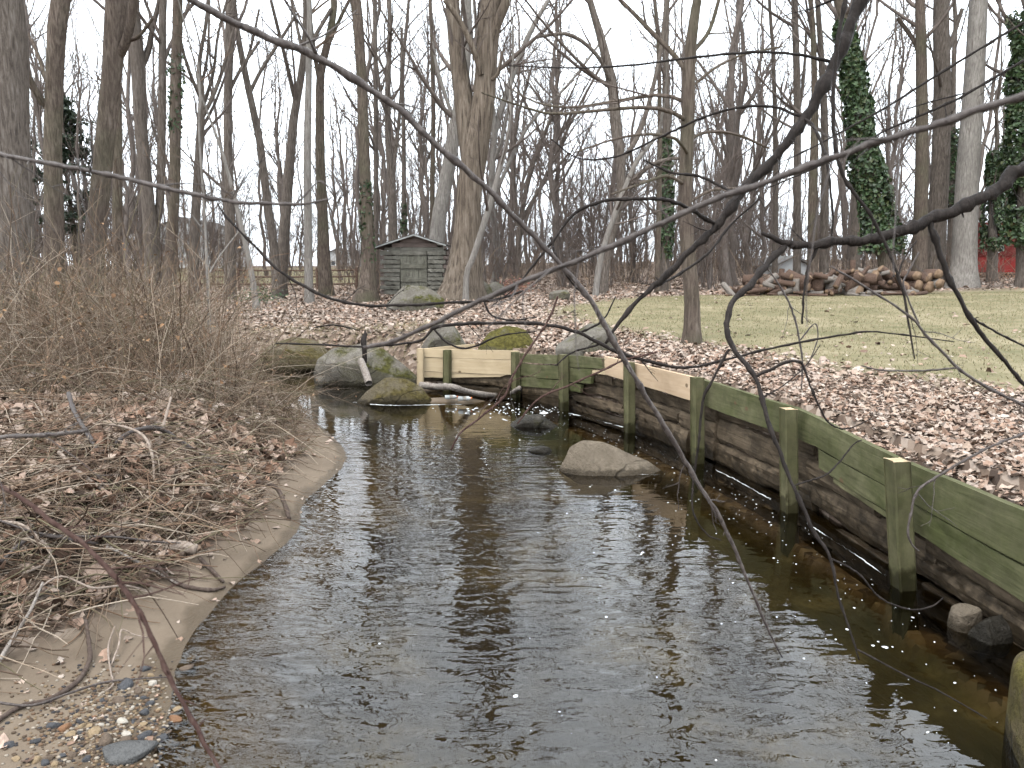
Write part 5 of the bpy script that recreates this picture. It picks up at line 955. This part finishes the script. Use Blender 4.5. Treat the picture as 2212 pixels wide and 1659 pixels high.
thick = lambda x, y: sstep(4.9, 6.6, y+.25*(-x-2))*sstep(0, .9, -x-np.interp(y, [5, 6, 7, 8, 9, 10, 12, 14], [1.7, 1.8, 2.1, 2.65, 3.2, 3.8, 4.8, 6.0])+.2*np.sin(3*y))
x, y = bank(18500, lambda x, y, t, r: (~t[3]) & (r < thick(x, y)) & (np.abs(x) < .78*y+.5) & (t[4] > .25)); Pc = canes(mb, x, y, 1.1, .0034, rng, (.25, 1.4), .9, 6)
k1 = rng.uniform(size=len(Pc)) < .95; S1, R1 = grow(Pc[k1], np.full(Pc[k1].shape[:2], .003), 2, .25, .95, .38, .8, 3, .1, .2, rng, .6, .4, (.0013, .0022)); V, Q = tubes(S1, R1, 3); mb.add(V, Q, C=np.repeat(CC[rng.integers(0, len(CC), len(S1))], 9, 0))
hi = Pc[:, 3:].reshape(-1, 3); hi = hi[rng.uniform(size=len(hi)) < .36]; BL = np.array([(.30,.18,.10),(.34,.22,.13),(.24,.14,.08),(.26,.19,.12)])
leaves(mb, hi[:, 0]+rng.normal(size=len(hi))*.04, hi[:, 1]+rng.normal(size=len(hi))*.04, .024, rng, BL, .05, 1.0, False, hi[:, 2])
x, y = scatter(1100, -9, -2.6, 6.5, 11, rng, lambda x, y, t, r: (~t[3]) & (r < thick(x, y)) & (np.abs(x) < .78*y+.5)); Pc = canes(mb, x, y, 1.65, .005, rng, (.6, 1.5), .7, 7)
S1, R1 = grow(Pc, np.full(Pc.shape[:2], .004), 6, .2, .98, .3, .8, 4, .1, .2, rng, .6, .4, (.0015, .003)); V, Q = tubes(S1, R1, 3); mb.add(V, Q, C=np.repeat(CC[rng.integers(0, len(CC), len(S1))], 12, 0))
tag(mb.build('bramble_thicket', M['cane']), 'dense brown bramble thicket on the left bank', 'brambles', kind='stuff')
mb = MB(); x, y = scatter(5600, -5.5, -1.1, 1.9, 9.5, rng, lambda x, y, t, r: (~t[3]) & (t[1] < .35) & (np.abs(x) < .75*y+.6)); canes(mb, x, y, .42, .0032, rng, (-.1, .5), .9, 5, z0=.03)
x, y = scatter(9500, -3.6, -1.2, 2.0, 9.0, rng, lambda x, y, t, r: (~t[3]) & (t[4] < 1.6) & (t[1] < .5)); canes(mb, x, y, .26, .0022, rng, (-.1, .9), 1.0, 5, z0=.02, wig=.3)
x, y = scatter(1700, -3, -1.2, 2.0, 4.6, rng, lambda x, y, t, r: (~t[3]) & (t[1] < .6)); canes(mb, x, y, .5, .0045, rng, (-.1, .4), .6, 6, z0=.04)
x, y = scatter(5200, -4.4, -1.5, 5.6, 9.6, rng, lambda x, y, t, r: (~t[3]) & (t[4] < 1.3) & (t[1] < .6)); canes(mb, x, y, .5, .0022, rng, (.0, 1.2), 1.2, 6, z0=.02, wig=.3)
tag(mb.build('twig_debris', M['cane']), 'tangle of washed up twigs and roots along the left bank', 'twigs', kind='stuff')
mb = MB(); x, y = scatter(5600, -32, 30, 24, 70, rng, lambda x, y, t, r: (np.abs(x) < .74*y) & (r < .9-.7*t[2]) & ~((x > 4) & (y < 26)) & ~((np.abs(x/y-.377) < .035) & (y < 45))); CF = np.array([(.19,.14,.11),(.25,.19,.15),(.14,.10,.08),(.30,.22,.15)])
Pc = canes(mb, x, y, 1.9, .012, rng, (.7, 1.5), .4, 5, CF); S1, R1 = grow(Pc, np.full(Pc.shape[:2], .008), 3, .2, .98, .45, .8, 4, .1, .25, rng, .6, .4, (.004, .007)); V, Q = tubes(S1, R1, 3); mb.add(V, Q, C=np.repeat(CF[rng.integers(0, 4, len(S1))], 12, 0))
tag(mb.build('undergrowth', M['cane']), 'bare brown undergrowth filling the woods floor', 'undergrowth', kind='stuff')
mb = MB(); GC = np.array([(.20,.185,.095),(.26,.225,.125),(.33,.28,.175),(.17,.165,.075),(.40,.335,.215)])
x, y = scatter(60000, 1, 18, 6, 23, rng, lambda x, y, t, r: (r < t[2]) & (np.abs(x) < .75*y) & (t[0] > .3)); m = len(x); z = ground_z(x, y); a = rng.uniform(0, 6.28, m); h = rng.uniform(.015, .04, m); w = .005
V = np.stack([np.stack([x-np.cos(a)*w, y-np.sin(a)*w, z], 1), np.stack([x+np.cos(a)*w, y+np.sin(a)*w, z], 1), np.stack([x+rng.normal(size=m)*.015, y+rng.normal(size=m)*.015, z+h], 1)], 1).reshape(-1, 3)
mb.add(V, T=np.arange(m)[:, None]*3+[0, 1, 2], C=np.repeat(GC[rng.integers(0, 5, m)], 3, 0)); 
x, y = scatter(2500, -5, -1.2, 10.6, 12.6, rng, lambda x, y, t, r: (~t[3]) & (t[0] > .15)); 
tag(mb.build('lawn_grass', M['cane'], smooth=False), 'short yellowed winter grass of the lawn', 'grass', kind='stuff')
mb = MB(); canes(mb, x, y, .16, .0025, rng, (.3, 1.5), 1.4, 4, np.array([(.36,.30,.17),(.25,.23,.10),(.42,.36,.24)]))
tag(mb.build('bank_grass', M['cane']), 'dry grass hanging over the far left rock ledge', 'grass', kind='stuff')
# ------------------------------------------------------------------ foam on the water
M['foam'] = plain_mat('foam', (.72, .74, .74), (.85, .86, .86), 40, .5, .2, .002, .4); mb = MB(); rng = np.random.default_rng(3)
def blob(x, y, r, asp=1., rot=0., h=.35):
    k = 7; a = np.arange(k)*2*math.pi/k; rr = r*(1+.25*rng.normal(size=k)); px, py = rr*np.cos(a), rr*asp*np.sin(a); X = x+px*math.cos(rot)-py*math.sin(rot); Y = y+px*math.sin(rot)+py*math.cos(rot)
    V = np.vstack([np.stack([X, Y, np.full(k, .0015)], 1), [[x, y, .0015+r*h]]]); mb.add(V, T=[(j, (j+1) % k, k) for j in range(k)])
for _ in range(380):
    s = rng.uniform(); k = int(rng.integers(2, 8)); a, b = W_WALL[k], W_WALL[k+1]; p = a+(b-a)*rng.uniform(); off = abs(rng.normal())*.45+.03; _, t, n = seg_plane(k, 0); x, y = p+n[:2]*off; blob(x, y, .003*math.exp(rng.normal()*.5), rng.uniform(.5, 1), rng.uniform(0, 3))
for _ in range(45): blob(rng.normal(.5, .45), rng.uniform(2.0, 5.2), .0032*math.exp(rng.normal()*.55), rng.uniform(.6, 1), rng.uniform(0, 3))
for _ in range(80): blob(rng.normal(-.1, .35), rng.normal(8.05, .18), .009*math.exp(rng.normal()*.4), .6, 0)
tag(mb.build('foam_flecks', M['foam']), 'white foam flecks drifting on the creek', 'foam', kind='stuff')
def foam_line(label, pts, w):
    """broken scum line lying on the water"""
    mb2 = MB(); P = np.array([at_z(a, b, .004) for a, b in pts]); n_ = len(P)*14; S = spline(P, n_); S[:, :2] += rng.normal(size=(n_, 2))*w*.35; k_ = wav(int(rng.integers(1e6)), 6, .5, 4, 2); g_ = wnoise(np.stack([np.linspace(0, 12, n_), np.zeros(n_)], 1), k_)
    R = w*np.clip(.45+.9*g_, .03, 1.2)*rng.uniform(.5, 1, n_)/2; V, Q = tubes(S[None], R[None], 5); V[:, 2] = .002+(V[:, 2]-.004)*.3; mb2.add(V, Q); tag(mb2.build('foam_line', M['foam'], S[0]), label, 'foam')
foam_line('white foam line along the front of the low brown boulder', [(763,868),(790,871),(825,874.5),(870,875),(930,874),(1000,873)], .022)
foam_line('white foam curve below the dark wet rock', [(1085,905),(1110,911),(1150,919),(1185,921),(1212,914)], .018)
foam_line('white foam line at the foot of the flat tan boulder', [(1302,1022),(1340,1023),(1380,1024),(1424,1025)], .014)
foam_line('pale foam line along the wall foot past the third green post', [(1228,892),(1280,904),(1345,922)], .02)
foam_line('thin foam line at the wall foot between two green posts', [(1545,1014),(1590,1036),(1665,1078)], .009)
foam_line('thin foam line along the wall foot before the nearest post', [(1745,1130),(1800,1166),(1860,1205),(1915,1244)], .007)

# ------------------------------------------------------------------ far things
# wood pile
M['log_bark'] = bark_mat('log_bark', (.045, .028, .022), (.14, .092, .07), (.27, .19, .15), furrow=20, zs=1); M['log_end'] = plain_mat('log_end', (.15, .095, .06), (.31, .215, .145), 2.5, sc=(1, 1, 1)); M['log_grey'] = bark_mat('log_grey', (.12, .10, .09), (.27, .235, .205), (.42, .38, .34), furrow=20, zs=1)
def log_mesh(seed, L=1., r=.5):
    rr = np.random.default_rng(seed); s = 14; a = np.arange(s)*2*math.pi/s; prof = 1+.07*rr.normal(size=s); xs = np.linspace(-.5, .5, 5); V = []
    for q in xs: V += [(q*L, r*prof[j]*math.cos(a[j])*(1+.02*rr.normal()), r*prof[j]*math.sin(a[j])*(1+.02*rr.normal())) for j in range(s)]
    V += [(-.5*L, 0, 0), (.5*L, 0, 0)]; Q = [(k*s+j, k*s+(j+1) % s, (k+1)*s+(j+1) % s, (k+1)*s+j) for k in range(4) for j in range(s)]; T = [(j, 5*s, (j+1) % s) for j in range(s)]+[(4*s+j, 4*s+(j+1) % s, 5*s+1) for j in range(s)]
    mi = [0]*len(Q)+[1]*len(T); o = mk('log', np.array(V), [np.array(Q), np.array(T)], None, mats=[M['log_grey' if seed % 3 == 2 else 'log_bark'], M['log_end']], mi=mi); d = o.data; bpy.data.objects.remove(o); return d
LG = [log_mesh(700+i) for i in range(9)]; rng = np.random.default_rng(12); YL = 22.3
def log(px, py, r, L, yaw, Y, label, group, tilt=0., k=None):
    p = at_y(px, py, Y); o = bpy.data.objects.new('log', LG[int(rng.integers(9)) if k is None else k]); COL.objects.link(o); o.location = p; o.scale = (L, 2*r*rng.uniform(.65, 1.1), 2*r*rng.uniform(.8, 1.15)); o.rotation_euler = (rng.uniform(0, 6), tilt, yaw); return tag(o, label, 'log', group)
top = lambda px: np.interp(px, [1565,1600,1640,1690,1760,1800,1850,1890,1925,1950,1975], [632,620,606,598,600,592,580,584,604,616,628])
def pile(px, row):
    a = 'left third' if px < 1700 else ('middle third' if px < 1840 else 'right third'); b = 'bottom course' if row == 0 else ('second course' if row == 1 else 'top')
    return f'cut log in the {b} of the tumbled wood pile, {a}', f'wood pile logs, {b}, {a}'
n = 0
for row, py in enumerate((631, 620, 609, 599, 590)):
    px = 1575+row*9
    while px < 1978:
        r = math.exp(rng.normal(-2.35, .35)); w = r*2*FPX/YL
        if top(px) < py+5:
            L = rng.uniform(.35, .7); yaw = rng.choice([math.pi/2+rng.normal()*.5, rng.normal()*.6], p=[.4, .6]); log(px, py+rng.normal()*2.5, r, L, yaw, YL+rng.normal()*.3, *pile(px, row), rng.normal()*.45); n += 1
        px += w*rng.uniform(.75, 1.15)
for i in range(34): log(rng.uniform(1560, 1990), rng.uniform(630, 639), rng.uniform(.03, .06), rng.uniform(.4, .9), rng.uniform(-1.2, 1.2), YL-.55+rng.normal()*.15, 'thin split billet lying at the foot of the wood pile', 'billets before the wood pile', rng.normal()*.1)
for (px, py, r) in ((1733,615,.2),(1712,618,.18),(1765,613,.19),(1800,616,.21)): log(px, py, r, .42, rng.normal()*.1, YL-.35, 'big barked round standing out mid wood pile', 'big rounds in the wood pile', math.pi/2+rng.normal()*.1)
for (px, py, lab) in ((1968,592,'tan faced round log at top left of the right hand stack'),(1994,596,'tan faced round log in the middle of the right hand stack'),(2014,588,'lightest round log at top right of the right hand stack'),(2016,608,'round log at the lower right of the right hand stack'),(1972,613,'dark round log at the lower left of the right hand stack'),(1995,616,'dark round log at the bottom middle of the right hand stack')):
    log(px, py+4, .17, .5, math.pi/2+.25, YL+.3, lab, None)
# split rail fence
fx0, fx1 = at_y(430, 600, 33)[0], at_y(770, 600, 33)[0]; fence = empty('rail_fence', (fx0, 33, float(ground_z(fx0, 33))), 'weathered split rail fence before the pale lawn behind the left trees', 'fence'); npst = 5
for i in range(npst):
    x = fx0+(fx1-fx0)*i/(npst-1); g = float(ground_z(x, 33)); mb = MB(); trunk_tube(mb, np.array([[x, 33, g-.2], [x, 33, g+.45], [x+.02, 33, g+1.0]]), np.array([.07, .065, .06]), 5+i, 8, 0, .1); part('post', mb, M['log_bark'], fence)
    if i < npst-1:
        for h in (.3, .62, .9):
            x2 = fx0+(fx1-fx0)*(i+1)/(npst-1); g2 = float(ground_z(x2, 33)); mb = MB(); trunk_tube(mb, np.array([[x-.1, 33.02, g+h], [(x+x2)/2, 33, (g+g2)/2+h-.02], [x2+.1, 32.98, g2+h]]), np.array([.03, .036, .03]), 50+i, 6, 0, .1); part('rail', mb, M['log_bark'], fence)
# buildings glimpsed through the trees
M['siding'] = plain_mat('siding', (.62, .63, .63), (.72, .73, .73), 5, .6, .1); M['roof_grey'] = plain_mat('roof_grey', (.14, .135, .13), (.22, .21, .2), 6); M['red_paint'] = plain_mat('red_paint', (.20, .022, .02), (.30, .035, .03), 4, .6, .15); M['glass_dark'] = plain_mat('glass_dark', (.05, .06, .07), (.12, .13, .14), 1, .1, 0, spec=.6); M['white_trim'] = plain_mat('white_trim', (.66, .66, .65), (.76, .76, .75), 6, .5, 0); M['dark_red'] = plain_mat('dark_red', (.10, .018, .016), (.16, .028, .024), 4)
def house(label, x0, x1, ytop, yb, peak, Y, dep, wallm, name='house', windows=(), siding=8):
    a, b = at_y(x0, yb, Y), at_y(x1, yb, Y); zt = at_y(x0, ytop, Y)[2]; zp = at_y((x0+x1)/2, peak, Y)[2]; g = float(ground_z((a[0]+b[0])/2, Y))-.1; root = empty(name, ((a[0]+b[0])/2, Y, g), label, 'building')
    zs = np.linspace(g, zt, siding+1)
    for i in range(siding): bx('wall_board', (a[0], Y-.02, zs[i]), (b[0], Y+.02, zs[i+1]-.015), wallm, root, 0, i)
    mb = MB(); mb.add(box_pts((a[0]+.02, Y+.03, g), (b[0]-.02, Y+dep, zt)), BOXQ); part('wall', mb, wallm, root, False)
    xm = (a[0]+b[0])/2; 
    for yg, tri_ in ((Y+.01, (0, 1, 2)), (Y+dep, (0, 2, 1))): mb = MB(); mb.add([(a[0], yg, zt), (b[0], yg, zt), (xm, yg, zp)], T=[tri_]); part('gable', mb, wallm, root, False)
    for s, e in ((-1, a[0]-.25), (1, b[0]+.25)):
        zz = zt-.25*(zp-zt)/((b[0]-a[0])/2); mb = MB(); V = [(xm, Y-.25, zp+.02), (e, Y-.25, zz+.02), (e, Y+dep+.2, zz+.02), (xm, Y+dep+.2, zp+.02)]; V += [(p, q, r+.1) for p, q, r in V]; mb.add(V, BOXQ); part('roof_slope', mb, M['roof_grey'], root, False)
    for (u0, u1, v0, v1) in windows:
        p0, p1 = at_y(u0, v1, Y), at_y(u1, v0, Y); mb = MB(); mb.add(box_pts((p0[0], Y-.07, p0[2]), (p1[0], Y-.022, p1[2])), BOXQ); w = part('window', mb, M['white_trim'], root, False); t = .12*(p1[0]-p0[0]); mb = MB(); mb.add(box_pts((p0[0]+t, Y-.085, p0[2]+t), (p1[0]-t, Y-.071, p1[2]-t)), BOXQ); part('pane', mb, M['glass_dark'], w, False)
    return root
house('small white gabled outbuilding behind the log pile', 1680, 1744, 572, 600, 556, 44, 6, M['siding'], 'outbuilding', siding=7)
house('pale house half hidden behind the left tree group', 318, 470, 505, 585, 470, 72, 9, M['siding'], 'house', [(345,362,525,545),(400,417,525,545)], 10)
house('far pale house glimpsed left of the shed', 690, 770, 555, 590, 538, 95, 8, M['siding'], 'house', [(715,725,562,574)], 6)
a, b = at_y(2068, 612, 34), at_y(2290, 612, 34); zt = at_y(2100, 553, 34)[2]; zm = at_y(2100, 588, 34)[2]; g = float(ground_z(a[0], 34)); red = empty('red_building', (a[0], 34, g-.1), 'dark red boarded deck and cabin with lattice skirt at right edge', 'building'); nB = 16
for i in range(nB): bx('board', (a[0]+(b[0]-a[0])*i/nB, 34, zm), (a[0]+(b[0]-a[0])*(i+.96)/nB, 34.04, zt), M['red_paint'], red, 2, i)
bx('rail_cap', (a[0]-.05, 33.94, zt), (b[0], 34.1, zt+.06), M['dark_red'], red, 0, 1); bx('cabin_wall', (at_y(2128, 500, 36)[0], 36, zm), (b[0]+3, 39, at_y(2100, 480, 36)[2]), M['dark_red'], red, 0, 2)
M['lattice'] = plain_mat('lattice', (.30, .16, .10), (.42, .25, .17), 6); n = 26; zl = g-.05
for i in range(n):
    for s in (1, -1):
        x = a[0]+(b[0]-a[0])*i/n; h = zm-zl; mb = MB(); P = [(x, x+.035), (x+s*h, x+s*h+.035)]; yy = 33.99+(.006 if s > 0 else -.006); mb.add([(P[0][0], yy, zl), (P[0][1], yy, zl), (P[1][1], yy, zm), (P[1][0], yy, zm), (P[0][0], yy+.01, zl), (P[0][1], yy+.01, zl), (P[1][1], yy+.01, zm), (P[1][0], yy+.01, zm)], [(0,1,2,3),(4,7,6,5),(0,4,5,1),(1,5,6,2),(2,6,7,3),(3,7,4,0)]); part('lattice_strip', mb, M['lattice'], red, False)
p0, p1 = at_y(2140, 546, 35.9), at_y(2162, 516, 35.9); mb = MB(); mb.add(box_pts((p0[0], 35.9, p0[2]), (p1[0], 35.99, p1[2])), BOXQ); w = part('window', mb, M['white_trim'], red, False); mb = MB(); mb.add(box_pts((p0[0]+.08, 35.88, p0[2]+.08), (p1[0]-.08, 35.899, p1[2]-.08)), BOXQ); part('pane', mb, M['glass_dark'], w, False)
# evergreens
NC = np.array([(.022,.042,.020),(.035,.06,.03),(.05,.08,.042),(.03,.05,.03)])
def conifer(label, px, ytop, ybase, wpx, Y, seed, dens=1.0, name='pine_tree'):
    rng = np.random.default_rng(seed); b = at_y(px, ybase, Y); g = float(ground_z(b[0], Y)); zt = at_y(px, ytop, Y)[2]; root = empty(name, (b[0], Y, g), label, 'tree'); mb = MB(); n = 8; zz = np.linspace(g-.1, zt, n); path = np.stack([b[0]+np.cumsum(rng.normal(size=n))*.06, np.full(n, Y), zz], 1); trunk_tube(mb, path, np.linspace(.17, .02, n), seed, 8, .1); part('trunk', mb, M['bark_brown'], root)
    H = zt-g; R = wpx*Y/FPX/2; nb = int(46*dens); P = np.zeros((nb, 5, 3)); f = rng.uniform(.28, .98, nb); a = rng.uniform(0, 6.28, nb); L = R*(1-.75*(f-.28)/.72)*rng.uniform(.6, 1.15, nb)
    for j in range(5): u = j/4; P[:, j] = np.stack([np.interp(g+f*H, path[:, 2], path[:, 0])+np.cos(a)*L*u, Y+np.sin(a)*L*u, g+f*H+L*(.18*u-.22*u*u)], 1)
    mb = MB(); V, Q = tubes(P, np.broadcast_to(np.linspace(.03, .008, 5), (nb, 5)), 4); mb.add(V, Q, C=np.broadcast_to([.08, .06, .045], (len(V), 3))); m = int(150*dens); k = rng.integers(0, nb, nb*m//2); u = rng.uniform(.25, 1, len(k))*4; i0 = np.minimum(u.astype(int), 3); fr = (u-i0)[:, None]; C = P[k, i0]*(1-fr)+P[k, i0+1]*fr+rng.normal(size=(len(k), 3))*np.array([.16, .16, .09])*R*.45
    leaf_quads(mb, C, np.broadcast_to([0, 0, 1.], C.shape), .2, rng, NC, jitter=.9); part('crown', mb, M['ivy'], root, False)
conifer('dark pine behind the leftmost forked trunks', 170, 205, 600, 190, 42, 61, 1.3); conifer('pine partly hidden behind the massive left trunk', 85, 255, 600, 110, 44, 62); conifer('low evergreen top far behind the left twin trunks', 300, 425, 600, 90, 60, 63)
conifer('far evergreen seen between the right hand trunks', 1905, 440, 600, 90, 46, 64); conifer('dark evergreen beside the red cabin', 2160, 330, 610, 90, 40, 65)
mb = MB(); c = on_ground(560, 655); rng = np.random.default_rng(2); P = c+rng.normal(size=(420, 3))*[.28, .25, .14]+[0, 0, .22]; leaf_quads(mb, P, np.broadcast_to([0, -.4, 1.], P.shape), .07, rng, IVY*1.3); tag(mb.build('green_shrub', M['ivy'], c, False), 'small dark green shrub at the left woods edge', 'shrub')
mb = MB(); c = at_y(1108, 622, 24); rng = np.random.default_rng(4); P = c+rng.normal(size=(500, 3))*[.3, .25, .16]; leaf_quads(mb, P, np.broadcast_to([0, -.4, 1.], P.shape), .06, rng, np.array([(.28,.10,.07),(.22,.09,.06),(.33,.16,.09)])); tag(mb.build('red_shrub', M['ivy'], c, False), 'reddish brown leafy shrub right of the grey boulders', 'shrub')

# base colours scaled down together to balance the bright sky; water and foam kept
for m_ in bpy.data.materials:
    if not m_.use_nodes or m_.name in ('water', 'foam'): continue
    nt = m_.node_tree; b = next((n for n in nt.nodes if n.type == 'BSDF_PRINCIPLED'), None)
    if b is None or not b.inputs['Base Color'].is_linked: continue
    src = b.inputs['Base Color'].links[0].from_socket; nt.links.new(mixc(nt, 1.0, src, (ALBEDO,)*3, 'MULTIPLY'), b.inputs['Base Color'])
